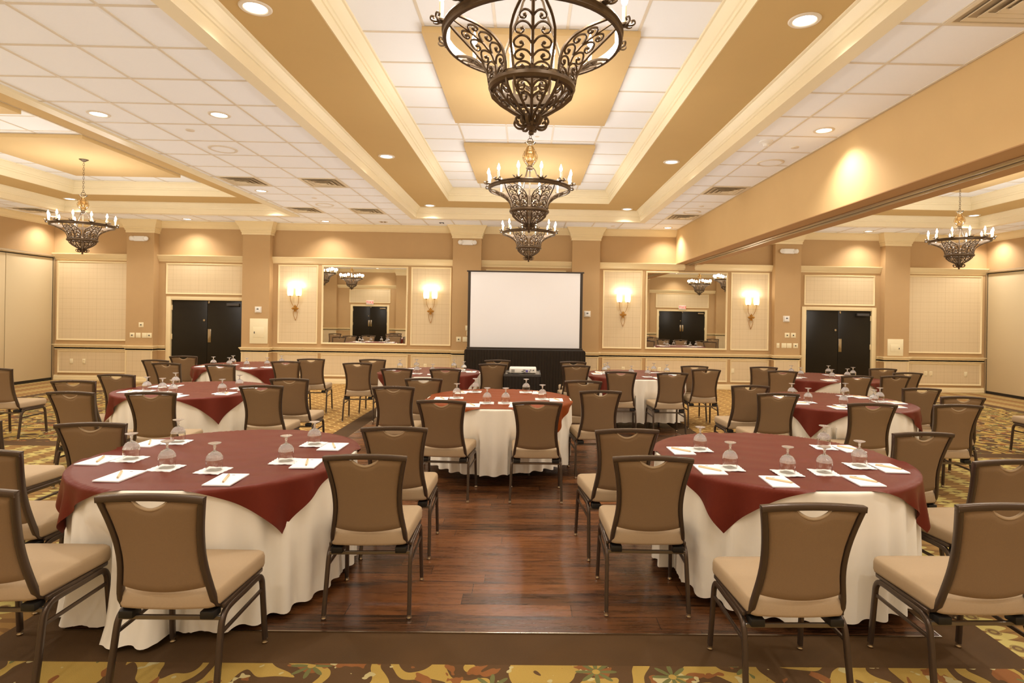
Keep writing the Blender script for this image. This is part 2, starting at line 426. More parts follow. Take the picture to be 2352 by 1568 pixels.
PIL = [(-8.96, -8.355), (-6.39, -5.78), (-1.69, -1.05), (1.0, 1.63), (5.61, 6.20), (8.125, 8.695)]
PY = W - .18
def dress(wall, Wy, s, pil, doors, gaps, uppers, dados, overs, ledge_runs):
    """pilasters, mouldings, wallpaper of one long wall; s=+1 for the far wall, -1 for the wall behind"""
    py = Wy - s * .18
    for a, b_ in pil:
        y0, y1 = min(py, Wy), max(py, Wy)
        p = MB().box(a, b_, y0, y1, 0, ZC).build('pilaster', M['wall'], wall)
        t = MB(); around(t, a, b_, py if s > 0 else Wy + .0, Wy if s > 0 else py, CAP); t.build('capital', M['trim'], p)
        t = MB(); around(t, a, b_, y0, y1, RAIL); around(t, a, b_, y0, y1, BASE)
        for q in (a + .003, b_ - .033): t.box(q, q + .03, py - s * .012 if s > 0 else py, py if s > 0 else py - s * .012, .118, .69)
        t.build('moulding', M['trim'], p)
        MB().box(a + .03, b_ - .03, min(py, py - s * .004), max(py, py - s * .004), .118, .69).build('wallpaper_panel', M['paperwall'], p)
    xs = [XL] + [v for p in pil for v in p] + [XR]
    segs = [(xs[i], xs[i + 1]) for i in range(0, len(xs), 2)]
    t = MB()
    for a, b_ in segs: run_x(t, a, b_, Wy, s, CROWN)
    t.build('crown_moulding', M['trim'], wall)
    t = MB()
    for a, b_, m0, m1 in ledge_runs: run_x(t, a, b_, Wy, s, LEDGE, m0, m1)
    t.build('cornice_ledge', M['trim'], wall)
    tr = MB(); tb = MB()
    for a, b_ in segs:
        cuts = [(a, b_)]
        for d0, d1 in doors:
            cuts = [c for q in cuts for c in (((q[0], min(q[1], d0 - .07)), (max(q[0], d1 + .07), q[1])) if (q[0] < d1 and q[1] > d0) else (q,)) if c[1] - c[0] > .01]
        for c in cuts: run_x(tr, c[0], c[1], Wy, s, RAIL); run_x(tb, c[0], c[1], Wy, s, BASE)
    tr.build('chair_rail', M['trim'], wall); tb.build('baseboard', M['trim'], wall)
    def panel(r, name):
        x0, x1, z0, z1 = r
        o = MB().box(x0 + .02, x1 - .02, min(Wy, Wy - s * .004), max(Wy, Wy - s * .004), z0 + .02, z1 - .02).build(name, M['paperwall'], wall)
        f = MB(); frame_xz(f, x0, x1, z0, z1, Wy, s); f.build('panel_moulding', M['trim'], o)
    for r in uppers: panel(r, 'wallpaper_panel')
    for r in dados: panel(r, 'dado_panel')
    for r in overs: panel(r, 'overdoor_panel')

UZ = (.90, 2.69); DD = (.165, .68)
dress(wall_back, W, 1, PIL, (D1, D2), (),
      [(-10.62, -8.97, *UZ), (-5.66, -4.76, *UZ), (-2.65, -1.73, *UZ), (1.725, 2.63, *UZ), (4.67, 5.555, *UZ), (8.71, 10.50, *UZ)],
      [(-10.59, -8.97, *DD), (-5.65, -4.74, *DD), (-4.67, -2.70, *DD), (-2.63, -1.71, *DD), (1.73, 2.65, *DD), (2.73, 4.61, *DD), (4.68, 5.57, *DD), (8.71, 10.50, *DD), (-.95, .88, *DD)],
      [(-8.185, -6.42, 1.98, 2.68), (6.36, 8.0, 1.965, 2.66)],
      [(XL, -8.96, 0, 0), (-8.355, -6.39, 0, 0), (-5.78, -1.69, 0, 0), (-1.05, 1.0, 0, 0), (1.63, 3.64, 0, -1), (3.79, 5.61, 1, 0), (6.2, 8.125, 0, 0), (8.695, XR, 0, 0)])
MB().box(3.60, 3.83, W - .03, W, 2.70, 2.86).build('ledge_gap_block', M['wall'], wall_back, bevel=.003)
FP = [(-9.6, -9.0), (-6.2, -5.6), (-1.69, -1.05), (1.0, 1.63), (5.2, 5.8), (9.0, 9.6)]
dress(wall_front, FW, -1, FP, (F1, F2), (),
      [(-10.6, -9.65, *UZ), (-5.5, -4.2, *UZ), (-4.1, -1.8, *UZ), (-.95, .9, *UZ), (1.75, 3.2, *UZ), (3.6, 5.1, *UZ), (9.65, 10.5, *UZ)],
      [(-10.6, -9.65, *DD), (-5.5, -1.8, *DD), (-.95, .9, *DD), (1.75, 5.1, *DD), (9.65, 10.5, *DD)],
      [(-8.45, -6.5, 2.02, 2.68), (6.15, 8.7, 2.02, 2.68)],
      [(XL, -9.6, 0, 0), (-9.0, -6.2, 0, 0), (-5.6, -1.69, 0, 0), (-1.05, 1.0, 0, 0), (1.63, 3.39, 0, 0), (3.97, 5.2, 0, 0), (5.8, 9.0, 0, 0), (9.6, XR, 0, 0)])
for wl, x, s in ((wall_left, XL, 1), (wall_right, XR, -1)):
    t = MB(); run_y(t, FW, W, x, s, CROWN); t.build('crown_moulding', M['trim'], wl)
    t = MB(); run_y(t, FW, W, x, s, [(0, 2.76), (.03, 2.765), (.034, 2.79), (.02, 2.80), (.012, 2.825), (0, 2.83)]); t.build('header_trim', M['alum'], wl)
    for y in (W - .005, ):
        MB().box(min(x, x + s * .035), max(x, x + s * .035), y - .03, y, 0, 2.78).build('partition_jamb', M['alum'], wl)
    # operable partition panels
    k = 0; y = W - .035
    while y > FW + .05:
        y1 = max(FW + .01, 12.08 - k * 1.22); k += 1
        if y - y1 > .05:
            p = MB().box(min(x, x + s * -.08), max(x, x - s * .08), y1 + .008, y - .008, .06, 2.745).build('partition_panel', M['partition'], wl, bevel=.004)
        y = y1
    MB().box(min(x - s * .02, x - s * .14), max(x - s * .02, x - s * .14), FW, W, 0, 2.80).build('partition_recess', M['black_plastic'], wl)
    MB().box(min(x + s * .004, x - s * .09), max(x + s * .004, x - s * .09), FW, W - .035, 0.0, .055).build('floor_sweep', M['black_plastic'], wl)

# doors
def make_door(name, d, y, s):
    x0, x1 = d; dr = empty(name, (0, 0, 0), kind='structure')
    f = MB(); yy = lambda a, b_: (min(y + s * a, y + s * b_), max(y + s * a, y + s * b_))
    for a, b_, z0, z1 in ((x0 - .06, x0 + .045, 0, DZ + .05), (x1 - .045, x1 + .06, 0, DZ + .05), (x0 + .046, x1 - .046, DZ - .03, DZ + .05)):
        f.box(a, b_, *yy(-.02, .11), z0, z1)
    f.build('door_frame', M['trim'], dr, bevel=.004)
    xm = (x0 + x1) / 2
    for i, (a, b_) in enumerate(((x0 + .048, xm - .003), (xm + .003, x1 - .048))):
        lf = MB().box(a, b_, *yy(.03, .075), .008, DZ - .035).build('door_leaf', M['door'], dr, bevel=.003)
        hx = a if i == 0 else b_
        for hz in (.25, 1.02, 1.68):
            MB().box(hx - .014, hx + .014, *yy(.012, .034), hz - .06, hz + .06).build('hinge', M['trim'], lf, bevel=.003)
        if (i == 1) or s < 0:
            px = a + .05 if i == 1 else b_ - .05
            MB().box(px - .035, px + .035, *yy(.024, .032), .90, 1.20).build('pull_plate', M['chrome'], lf, bevel=.002)
        if i == 0:
            k = MB().lathe([(0, -.02), (.024, -.02), (.028, -.008), (.028, 0), (0, 0)], 20)
            k.v = [(b_ - .06 + p[0], y + s * (.03 + p[2]), 1.40 + p[1]) for p in k.v]
            k.build('deadbolt', M['chrome'], lf)
        if i == 1:
            c_ = MB().box(b_ - .34, b_ - .06, *yy(-.03, .03), DZ - .15, DZ - .09)
            c_.build('door_closer', M['grey'] if s > 0 else M['chrome'], lf, bevel=.006)
            MB().box(a + .02, a + .055, *yy(.01, .03), DZ - .1, DZ - .045).build('flush_bolt', M['chrome'], lf, bevel=.003)
    return dr
make_door('door_1', D1, W, 1); make_door('door_2', D2, W, 1)
make_door('door_3', F1, FW, -1); make_door('door_4', F2, FW, -1)
for d in (D1, D2):
    MB().box(d[0] - .1, d[1] + .1, W + .2, W + .25, 0, DZ + .1).build('door_backing', M['black_plastic'], wall_back)
for d in (F1, F2):
    MB().box(d[0] - .1, d[1] + .1, FW - .25, FW - .2, 0, DZ + .1).build('door_backing', M['black_plastic'], wall_front)

# beam with the partition track between the centre and right sections
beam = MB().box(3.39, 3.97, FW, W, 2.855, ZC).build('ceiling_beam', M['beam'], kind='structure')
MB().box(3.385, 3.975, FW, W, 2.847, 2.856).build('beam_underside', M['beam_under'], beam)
t = MB().box(3.60, 3.665, FW, W - .0, 2.832, 2.848).box(3.695, 3.76, FW, W, 2.832, 2.848)
t.build('partition_track', M['alum'], beam, bevel=.002)
MB().box(3.665, 3.695, FW, W, 2.843, 2.8475).build('track_slot', M['black_plastic'], beam)

# ceiling
HX = 2.44; CY0, CY1 = 0.02, 12.19
cb = MB(); zt = ZC + .02
def slab(b, x0, x1, y0, y1, z0=ZC, z1=ZC + .03): b.box(x0, x1, y0, y1, z0, z1)
xs = [XL - .2]
for c in CX: xs += [c - HX, c + HX]
xs.append(XR + .2)
for i in range(0, len(xs), 2): slab(cb, xs[i], xs[i + 1], CY0, CY1)
slab(cb, XL - .2, XR + .2, FW - .2, CY0); slab(cb, XL - .2, XR + .2, CY1, W + .2)
ceiling = cb.build('ceiling', M['tile'], kind='structure')
g = MB()
def bars(b, x0, x1, y0, y1, ox, oy, z, wd=.024, h=.006):
    k = math.ceil((x0 - ox) / .61)
    while ox + k * .61 < x1:
        x = ox + k * .61; k += 1
        if x - x0 > .02 and x1 - x > .02: b.box(x - wd / 2, x + wd / 2, y0, y1, z - h, z)
    k = math.ceil((y0 - oy) / .61)
    while oy + k * .61 < y1:
        y = oy + k * .61; k += 1
        if y - y0 > .02 and y1 - y > .02: b.box(x0, x1, y - wd / 2, y + wd / 2, z - h * .8, z)
LO = (-2.859, .22); RO = (2.76, .22)
xl, xr = CX[0] + HX, CX[1] - HX
for x0, x1, y0, y1, o in ((xl, xr, FW, W, LO), (XL, CX[0] - HX, FW, W, LO), (CX[0] - HX, xl, FW, CY0, LO), (CX[0] - HX, xl, CY1, W, LO),
                          (xr, -xr, FW, CY0, LO), (xr, -xr, CY1, W, LO), (CX[1] + HX, 3.39, FW, W, RO), (3.97, CX[2] - HX, FW, W, RO),
                          (CX[2] - HX, CX[2] + HX, FW, CY0, RO), (CX[2] - HX, CX[2] + HX, CY1, W, RO), (CX[2] + HX, XR, FW, W, RO)):
    bars(g, x0, x1, y0, y1, o[0], o[1], ZC)
g.build('ceiling_grid', M['tbar'], ceiling)
P1 = [(0, ZC + .005), (0, 3.598), (.13, 3.598), (.13, 3.70), (.142, 3.705), (.146, 3.722), (.158, 3.73), (.165, 3.752), (.19, 3.782), (.2, 3.80), (.212, 3.803), (.22, 3.812), (.22, 3.83)]
P2 = [(.88, 3.815), (.88, 3.925), (.892, 3.93), (.897, 3.955), (.91, 3.962), (.92, 3.99), (.95, 4.025), (.962, 4.042), (.978, 4.045), (.985, 4.07)]
for ci, c in enumerate(CX):
    x0, x1 = c - HX, c + HX
    cf = MB()
    around(cf, x0, x1, CY0, CY1, [(.215, 3.818), (.885, 3.818)], -1)
    cf = cf.build('coffer', M['coffer_tan'], ceiling, smooth=0)
    t = MB(); around(t, x0, x1, CY0, CY1, P1, -1); t.build('outer_cornice', M['trim_light'], cf)
    t = MB(); around(t, x0, x1, CY0, CY1, P2, -1); t.build('inner_cornice', M['trim_light'], cf)
    MB().box(x0 + .9, x1 - .9, CY0 + .9, CY1 - .9, 4.06, 4.08).build('tile_field', M['tile_in'], cf, smooth=0)
    t = MB(); bars(t, x0 + .98, x1 - .98, CY0 + .98, CY1 - .98, c + .305, .18, 4.06); t.build('tile_grid', M['tbar'], cf)
    for y in CHY:
        MB().box(c - .93, c + .93, y - 1.16, y + 1.16, 4.0, 4.056).build('tan_ceiling_panel', M['panel_tan'], cf, bevel=.003)
    # blank upper shell so no light leaks
    MB().box(x0 - .1, x1 + .1, CY0 - .1, CY1 + .1, 4.085, 4.12).build('coffer_lid', M['tile'], cf)
    t = MB(); around(t, x0 - .02, x1 + .02, CY0 - .02, CY1 + .02, [(0, ZC), (0, 4.1)], 1); t.build('coffer_shell', M['tile'], cf)

# ------------------------------------------------------------ ceiling fittings
def light(kind, name, loc, parent, W_, **kw):
    l = bpy.data.lights.new(name, kind); l.energy = W_; l.color = LAMP_COL
    for k, v in kw.items(): setattr(l, k, v)
    o = bpy.data.objects.new(name, l); C.objects.link(o); o.location = loc; o.parent = parent
    return o
def ring_mesh(r0, r1, h):
    return [(r0, .006), (r0, -h * .4), (r0 + .004, -h), (r1 - .01, -h), (r1, -h * .5), (r1, 0)]
dl0 = None
def downlight(x, y, z, label, group, r=.085, watts=None, spot=True):
    global dl0
    if dl0 is None:
        dl0 = empty('recessed_downlight')
        MB().lathe([(.074, .0), (.074, -.005), (.08, -.009), (.1, -.008), (.106, -.002), (.106, 0)], 32).build('trim_ring', M['tbar'], dl0)
        MB().lathe([(.0001, -.0035), (.03, -.004), (.0755, -.002)], 32).build('lens', M['lens'], dl0)
        o = dl0
    else:
        o = copy_tree(dl0)
        for ch in list(o.children):
            if ch.type == 'LIGHT': bpy.data.objects.remove(ch)
    o.location = (x, y, z); o.scale = (r / .085,) * 3
    tag(o, label, 'ceiling light', group)
    if spot:
        light('SPOT', 'lamp', (0, 0, -.012), o, watts or SPOT_W, spot_size=math.radians(128), spot_blend=.85, shadow_soft_size=.07)
    return o
cnames = ('left', 'centre', 'right')
for ci, c in enumerate(CX):
    for si, sx in enumerate((-2.0, 2.0)):
        for yi, y in enumerate((.35, 4.24, 8.17, 11.8)):
            depth = ('behind the camera end', 'over the front tables', 'halfway down the room', 'at the far corner')[yi]
            downlight(c + sx, y, 3.817, 'round recessed downlight in the %s coffer border, %s side, %s' % (cnames[ci], ('left', 'right')[si], depth), 'downlights in the coffer borders', r=.092)
TD = [(-4.44, 6.05, 'left tiled aisle, left one of the nearer pair'), (-3.18, 6.0, 'left tiled aisle, right one of the nearer pair'),
      (-4.45, 9.74, 'left tiled aisle, between the two vent pairs'), (-4.46, 12.85, 'tiles by the far wall, above the left fuse panel'),
      (-7.5, 12.9, 'tiled strip by the far wall, above the left double doors'), (-10.35, 12.85, 'tiled strip by the far wall, left corner'),
      (3.1, 6.1, 'tiled strip beside the beam, over the front right table'), (3.1, 12.9, 'tiled strip at the far end of the beam'),
      (7.6, 12.9, 'tiled strip by the far wall, above the right double doors'), (10.3, 12.85, 'tiled strip by the far wall, right corner'),
      (-4.44, 2.3, 'tiled aisle left of the centre coffer, near the camera'), (3.1, 2.3, 'tiled strip beside the beam, near the camera'),
      (-3.2, -.65, 'tiled strip behind the camera, left, added unseen'), (0, -.65, 'tiled strip behind the camera, middle, added unseen'), (3.0, -.65, 'tiled strip behind the camera, right, added unseen'), (-7, -.65, 'tiled strip before the doors behind the camera, left, added unseen'), (7, -.65, 'tiled strip before the doors behind the camera, right, added unseen')]  # row behind the camera is added out of view to light near chair backs
for x, y, s in TD:
    downlight(x, y, ZC, 'round recessed downlight in the ' + s, 'downlights in the ceiling tiles', r=.085)

# ceiling vents
def make_vent():
    o = empty('ceiling_vent')
    MB().box(-.28, .28, -.28, .28, -.004, .0).build('throat', M['vent_dark'], o)
    f = MB(); around(f, -.295, .295, -.295, .295, [(0, 0), (0, -.008), (.012, -.012), (.03, -.010), (.034, -.002)], -1)
    f.build('frame', M['vent'], o)
    for i, (h, z) in enumerate(((.23, -.014), (.165, -.02), (.10, -.026))):
        f = MB(); around(f, -h, h, -h, h, [(0, z - .004), (.0, z), (.038, z + .014), (.038, z + .010)], -1)
        f.build('louvre', M['vent'], o)
    MB().box(-.05, .05, -.05, .05, -.03, -.024).build('centre_plate', M['vent'], o)
    return o
V = [(-4.385, 9.03, 'left of the nearer pair in the left tiled aisle'), (-3.165, 9.03, 'right of the nearer pair in the left tiled aisle'),
     (-4.385, 11.47, 'left of the farther pair in the left tiled aisle'), (-3.165, 11.47, 'right of the farther pair in the left tiled aisle'),
     (3.06, 9.07, 'middle one beside the beam'), (3.06, 11.5, 'farthest one beside the beam'), (3.06, 3.58, 'nearest one beside the beam, cut off by the picture top'),
     (-10.15, 12.08, 'at the far left by the folding partition')]
v0 = make_vent()
for i, (x, y, s) in enumerate(V):
    o = v0 if i == 0 else copy_tree(v0)
    o.location = (x, y, ZC); tag(o, 'square ceiling air vent, ' + s, 'air vent', 'ceiling air vents')
# round speakers
def make_speaker():
    o = empty('ceiling_speaker')
    MB().lathe([(.13, 0), (.135, -.01), (.15, -.014), (.165, -.008), (.168, 0)], 36).build('rim', M['tbar'], o)
    MB().lathe([(.0001, -.008), (.08, -.008), (.132, -.006)], 36).build('grille', M['tile'], o)
    return o
sp0 = make_speaker()
for i, (x, y, s) in enumerate([(-3.8, 7.27, 'nearer one in the left tiled aisle'), (-3.8, 10.9, 'farther one in the left tiled aisle'), (3.08, 7.4, 'nearer one beside the beam'), (3.08, 10.95, 'farther one beside the beam')]):
    o = sp0 if i == 0 else copy_tree(sp0)
    o.location = (x, y, ZC); tag(o, 'round cream ceiling speaker, ' + s, 'speaker', 'round ceiling speakers')
# sprinkler covers, smoke detectors
cv = [(-3.78, 6.53, 'nearer one in the left tiled aisle'), (-3.76, 10.26, 'farther one in the left tiled aisle'), (3.08, 6.72, 'nearer one beside the beam'), (3.08, 10.35, 'farther one beside the beam'),
      (1.86, 12.8, 'by the far wall right of the centre'), (-5.68, 12.8, 'by the far wall above the left fuse panel')]
c0 = None
for x, y, s in cv:
    if c0 is None: c0 = MB().lathe([(.0001, -.012), (.03, -.012), (.042, -.01), (.046, -.002), (.046, 0)], 24).build('sprinkler_cover', M['tbar']); o = c0
    else: o = c0.copy(); C.objects.link(o)
    o.location = (x, y, ZC); tag(o, 'small round sprinkler cover plate, ' + s, 'sprinkler cover', 'sprinkler cover plates')
o = MB().lathe([(.0001, -.002), (.03, -.003), (.03, 0)], 20).build('sprinkler_cover', M['tbar']); o.location = (.1, 7.93, 4.06)
tag(o, 'small round sprinkler plate in the white tiles between the two tan ceiling panels', 'sprinkler cover')
sm = empty('smoke_detector', (2.66, 6.52, ZC), label='white cone-shaped smoke detector on the ceiling beside the beam', cat='smoke detector')
MB().lathe([(.075, 0), (.075, -.012), (.062, -.022), (.05, -.025)], 28).build('base_plate', M['white_plastic'], sm)
MB().lathe([(.05, -.024), (.034, -.035), (.03, -.06), (.0001, -.066)], 24).build('sensor_head', M['white_plastic'], sm)
o = MB().lathe([(.0001, -.006), (.02, -.006), (.04, -.003), (.045, 0)], 20); 
for k in range(4):
    a = PI / 4 + k * PI / 2
    o.box(.05 * math.cos(a) - .012, .05 * math.cos(a) + .012, .05 * math.sin(a) - .012, .05 * math.sin(a) + .012, -.012, 0)
o = o.build('ceiling_sensor', M['grey']); o.location = (-1.9, 12.78, ZC); tag(o, 'small dark star-shaped sensor on the ceiling by the far wall', 'sensor')
gm = empty('twin_spot_fitting', (-3.18, 12.8, ZC), label='small unlit twin spot fitting in the ceiling near the far wall', cat='ceiling light')
MB().lathe([(.08, 0), (.08, -.006), (.1, -.006), (.1, 0)], 28).build('rim', M['tbar'], gm)
for s in (-1, 1): MB().lathe([(.0001, -.01), (.026, -.014), (.032, -.004), (.032, 0)], 16, (s * .036, 0, 0)).build('lamp_head', M['chrome'], gm)

# ------------------------------------------------------------ chandeliers
ZT = 4.0   # panel underside
def chandelier_proto():
    R = empty('iron_chandelier')   # origin: floor plane; z is world height
    MB().lathe([(.0001, ZT - .035), (.02, ZT - .035), (.035, ZT - .022), (.062, ZT - .008), (.066, ZT)], 28).build('canopy', M['iron'], R)
    ch = MB(); z = 3.472; k = 0
    while z < ZT - .03:
        n = 12; pts = []
        for j in range(n):
            a = 2 * PI * j / n; u = .011 * math.cos(a); v = .0215 * math.sin(a)
            pts.append((u, 0, z + .018 + v) if k % 2 == 0 else (0, u, z + .018 + v))
        pts.append(pts[0]); pts.append(pts[1])
        ch.tube(pts, .0028, 5, ref=(0, 1, 0) if k % 2 == 0 else (1, 0, 0), caps=False); z += .036; k += 1
    ch.build('chain', M['iron'], R)
    MB().tube([(.026 * math.cos(a * PI / 8), 0, 3.452 + .026 * math.sin(a * PI / 8)) for a in range(18)], .004, 6, ref=(0, 1, 0), caps=False).build('hanging_loop', M['iron'], R)
    MB().lathe([(.03, 3.385), (.026, 3.395), (.03, 3.405), (.062, 3.43), (.06, 3.434), (.028, 3.425), (.0001, 3.428)], 8).build('glass_collar', M['glass'], R)
    # teardrop cage
    td = [(.024, 3.40), (.04, 3.37), (.066, 3.32), (.078, 3.285), (.07, 3.245), (.045, 3.21), (.024, 3.185)]
    MB().lathe([(r * .92, z_) for r, z_ in td], 20).build('teardrop_glass', M['amber_glass'], R)
    cg = MB()
    for k in range(6):
        a = k * PI / 3; ca, sa = math.cos(a), math.sin(a)
        cg.sweep([(r * ca, r * sa, z_) for r, z_ in cat([(r, z_, 0) for r, z_ in td], 3) for r, z_ in [(r, z_)]] if False else [(p.x * ca, p.x * sa, p.y) for p in cat([(r, z_, 0) for r, z_ in td], 3)], rsec(.009, .004), (-sa, ca, 0))
        am = a + PI / 6
        for (zz, rr, sg) in ((3.33, .063, 1), (3.27, .078, 1), (3.33, .063, -1), (3.27, .078, -1)):
            pts = []
            for j in range(9):
                th = j / 8 * 1.6 * PI; q = .013 * (1 - j / 13)
                du = sg * (.013 + q * math.cos(PI - th)) ; dz = q * math.sin(th)
                pts.append((rr * math.cos(am + du / rr), rr * math.sin(am + du / rr), zz + dz))
            cg.tube(pts, .0024, 4)
    cg.build('scroll_cage', M['iron_gold'], R)
    MB().lathe([(.0001, 3.14), (.018, 3.14), (.03, 3.152), (.034, 3.17), (.026, 3.186), (.0001, 3.19)], 16).build('hub', M['iron'], R)
    MB().lathe([(.0001, 2.56), (.008, 2.56), (.009, 3.14), (.0001, 3.145)], 10).build('stem', M['iron'], R)
    rod = MB().sweep([(.02, 0, 3.165), (.055, 0, 3.12), (.06, 0, 3.10), (.20, 0, 2.98), (.405, 0, 2.93)] if False else cat([(.015, 0, 3.16), (.05, 0, 3.15), (.075, 0, 3.09), (.15, 0, 2.93), (.20, 0, 2.745)], 4), rsec(.006, .011), (0, 1, 0)).build('support_rod', M['iron'], R)
    for k in (1, 2):
        c = rod.copy(); C.objects.link(c); c.rotation_euler = (0, 0, k * 2 * PI / 3)
    # rings
    MB().lathe([(.412, 2.922), (.426, 2.922), (.430, 2.93), (.424, 2.936), (.424, 2.952), (.433, 2.958), (.429, 2.968), (.410, 2.968), (.410, 2.922)], 64).build('upper_ring', M['iron'], R)
    MB().lathe([(.172, 2.698), (.184, 2.688), (.2, 2.692), (.209, 2.705), (.207, 2.72), (.196, 2.728), (.19, 2.742), (.176, 2.744), (.172, 2.73), (.172, 2.698)], 56).build('lower_ring', M['iron'], R)
    # leaf panels between the rings
    prof = [(0, .188, 2.73), (.18, .192, 2.775), (.4, .215, 2.825), (.6, .262, 2.866), (.8, .33, 2.9), (1., .412, 2.932)]
    def P(u, v):
        r = lerp(v, [(a, b_) for a, b_, c in prof]); z_ = lerp(v, [(a, c) for a, b_, c in prof])
        return Vector((r, u, z_))
    lf = MB()
    hw = [(0, .084), (.2, .09), (.45, .098), (.65, .096), (.82, .08), (1, .046)]
    vs = [i / 14 for i in range(15)]
    for s in (-1, 1): lf.sweep([P(s * lerp(v, hw), v) for v in vs], rsec(.012, .011), (0, 1, 0))
    lf.tube([P(0, v) for v in vs], .0072, 6, scale=[1.2 - .5 * v for v in vs])
    for v0_, k in ((.02, .85), (.2, 1.), (.4, 1.05), (.6, .95), (.78, .62)):
        w_ = lerp(v0_ + .1, hw) * .88
        for s in (-1, 1):
            q = [(0, v0_), (.3, v0_ + .10 * k), (.66, v0_ + .115 * k), (.95, v0_ + .05 * k), (.9, v0_ - .03 * k), (.62, v0_ - .045 * k), (.48, v0_ + .005 * k), (.6, v0_ + .035 * k)]
            lf.tube(cat([P(s * u * w_, max(0, min(.98, v))) for u, v in q], 3), .0052, 5)
            e_ = P(s * .6 * w_, max(0, min(.98, v0_ + .025 * k)))
            lf.lathe([(.0001, -.009), (.007, -.006), (.0095, 0), (.007, .006), (.0001, .009)], 8, e_)
    L0 = lf.build('scrollwork_leaf', M['iron'], R)
    for k in range(1, 6):
        c = L0.copy(); C.objects.link(c); c.rotation_euler = (0, 0, k * PI / 3)
    # basket ribs under the lower ring
    bp_ = [(0, .182, 2.70), (.22, .172, 2.668), (.45, .135, 2.63), (.7, .078, 2.592), (.88, .04, 2.572), (1., .024, 2.54)]
    def Q(u, v):
        r = lerp(v, [(a, b_) for a, b_, c in bp_]); z_ = lerp(v, [(a, c) for a, b_, c in bp_])
        return Vector((r, u, z_))
    rb = MB()
    w2 = [(0, .08), (.2, .078), (.5, .05), (.8, .016), (1, .006)]
    for s in (-1, 1): rb.sweep([Q(s * lerp(v, w2), v) for v in vs], rsec(.012, .010), (0, 1, 0))
    rb.tube([Q(0, v) for v in vs], .006, 6)
    for v0_, k in ((.30, 1.), (.52, .7)):
        w_ = lerp(v0_ - .1, w2) * .86
        for s in (-1, 1):
            q = [(0, v0_), (.3, v0_ - .14 * k), (.66, v0_ - .2 * k), (.95, v0_ - .1 * k), (.86, v0_ + .02 * k), (.6, v0_ + .03 * k), (.5, v0_ - .05 * k), (.62, v0_ - .09 * k)]
            rb.tube(cat([Q(s * u * w_, max(0, v)) for u, v in q], 3), .005, 5)
    B0 = rb.build('basket_rib', M['iron'], R)
    for k in range(1, 6):
        c = B0.copy(); C.objects.link(c); c.rotation_euler = (0, 0, k * PI / 3 )
    MB().lathe([(.0001, 2.572), (.02, 2.57), (.034, 2.55), (.03, 2.528), (.014, 2.515), (.01, 2.508), (.014, 2.5), (.012, 2.491), (.0001, 2.486)], 18).build('finial', M['iron'], R)
    cl = MB().sweep(cat([(.022, 0, 2.535), (.045, 0, 2.522), (.07, 0, 2.526), (.084, 0, 2.545), (.076, 0, 2.565), (.064, 0, 2.555)], 4), rsec(.013, .009), (0, 1, 0))
    cl.tube(cat([(.022, 0, 2.55), (.042, 0, 2.547), (.052, 0, 2.565), (.044, 0, 2.585)], 3), .0065, 5)
    K0 = cl.build('claw_scroll', M['iron'], R)
    for k in range(1, 8):
        c = K0.copy(); C.objects.link(c); c.rotation_euler = (0, 0, k * PI / 4)
    # candle: bracket, sleeve, bulb
    cd = MB().lathe([(.0001, 2.972), (.0095, 2.972), (.0105, 3.055), (.0085, 3.06), (.0001, 3.06)], 12, (.437, 0, 0)).build('candle_sleeve', M['candle'], R)
    br = MB().lathe([(.0001, 2.964), (.02, 2.966), (.022, 2.974), (.0001, 2.972)], 14, (.437, 0, 0))
    for s, dx in ((-1, .0), (1, .0), (0, .02)):
        q = [(.437, 0, 2.968), (.452 + dx, s * .02, 2.965), (.466 + dx, s * .036, 2.974), (.462 + dx, s * .046, 2.986), (.45 + dx, s * .04, 2.984), (.452 + dx, s * .031, 2.976)]
        br.tube(cat(q, 3), .005, 5)
    br.build('scroll_bracket', M['iron'], cd)
    MB().lathe([(.0001, 3.058), (.007, 3.06), (.0150, 3.074), (.0160, 3.086), (.010, 3.106), (.004, 3.124), (.0001, 3.132)], 12, (.437, 0, 0)).build('flame_bulb', M['bulb'], cd)
    cd.rotation_euler = (0, 0, PI / 12)
    for k in range(1, 12):
        c = copy_tree(cd, R); c.rotation_euler = (0, 0, PI / 12 + k * PI / 6)
    return R
CH = [(.006, 2.8, PI / 6, 'large iron chandelier closest to the camera, cut off by the picture top'), (.006, 6.1, 0, 'iron chandelier hanging second down the centre row, fully in view'),
      (.01, 9.4, 0, 'iron chandelier farthest down the centre row, above the projection screen'),
      (-7.12, 9.4, PI / 5, 'iron chandelier at the far left, in front of the folding partition'), (7.03, 9.4, PI / 7, 'iron chandelier at the far right beyond the ceiling beam'),
      (-7.15, 6.1, 0, 'middle iron chandelier of the left section, reflected in the left wall mirror'), (7.05, 6.1, 0, 'middle iron chandelier of the right section, reflected in the right wall mirror'),
      (-7.15, 2.8, 0, 'nearest iron chandelier of the left section, a bright star in the left mirror'), (7.05, 2.8, 0, 'nearest iron chandelier of the right section, a bright star in the right mirror')]
proto = chandelier_proto()
roots = [proto if i == 0 else copy_tree(proto) for i in range(len(CH))]
for o, (x, y, rz, lab) in zip(roots, CH):
    o.location = (x, y, 0); o.rotation_euler = (0, 0, rz); tag(o, lab, 'chandelier', 'iron candle chandeliers')
    for k in range(6):
        a = PI / 12 + k * PI / 3 + PI / 12
        light('POINT', 'candle_light', (.437 * math.cos(a), .437 * math.sin(a), 3.09), o, BULB_W * 2, shadow_soft_size=.05)

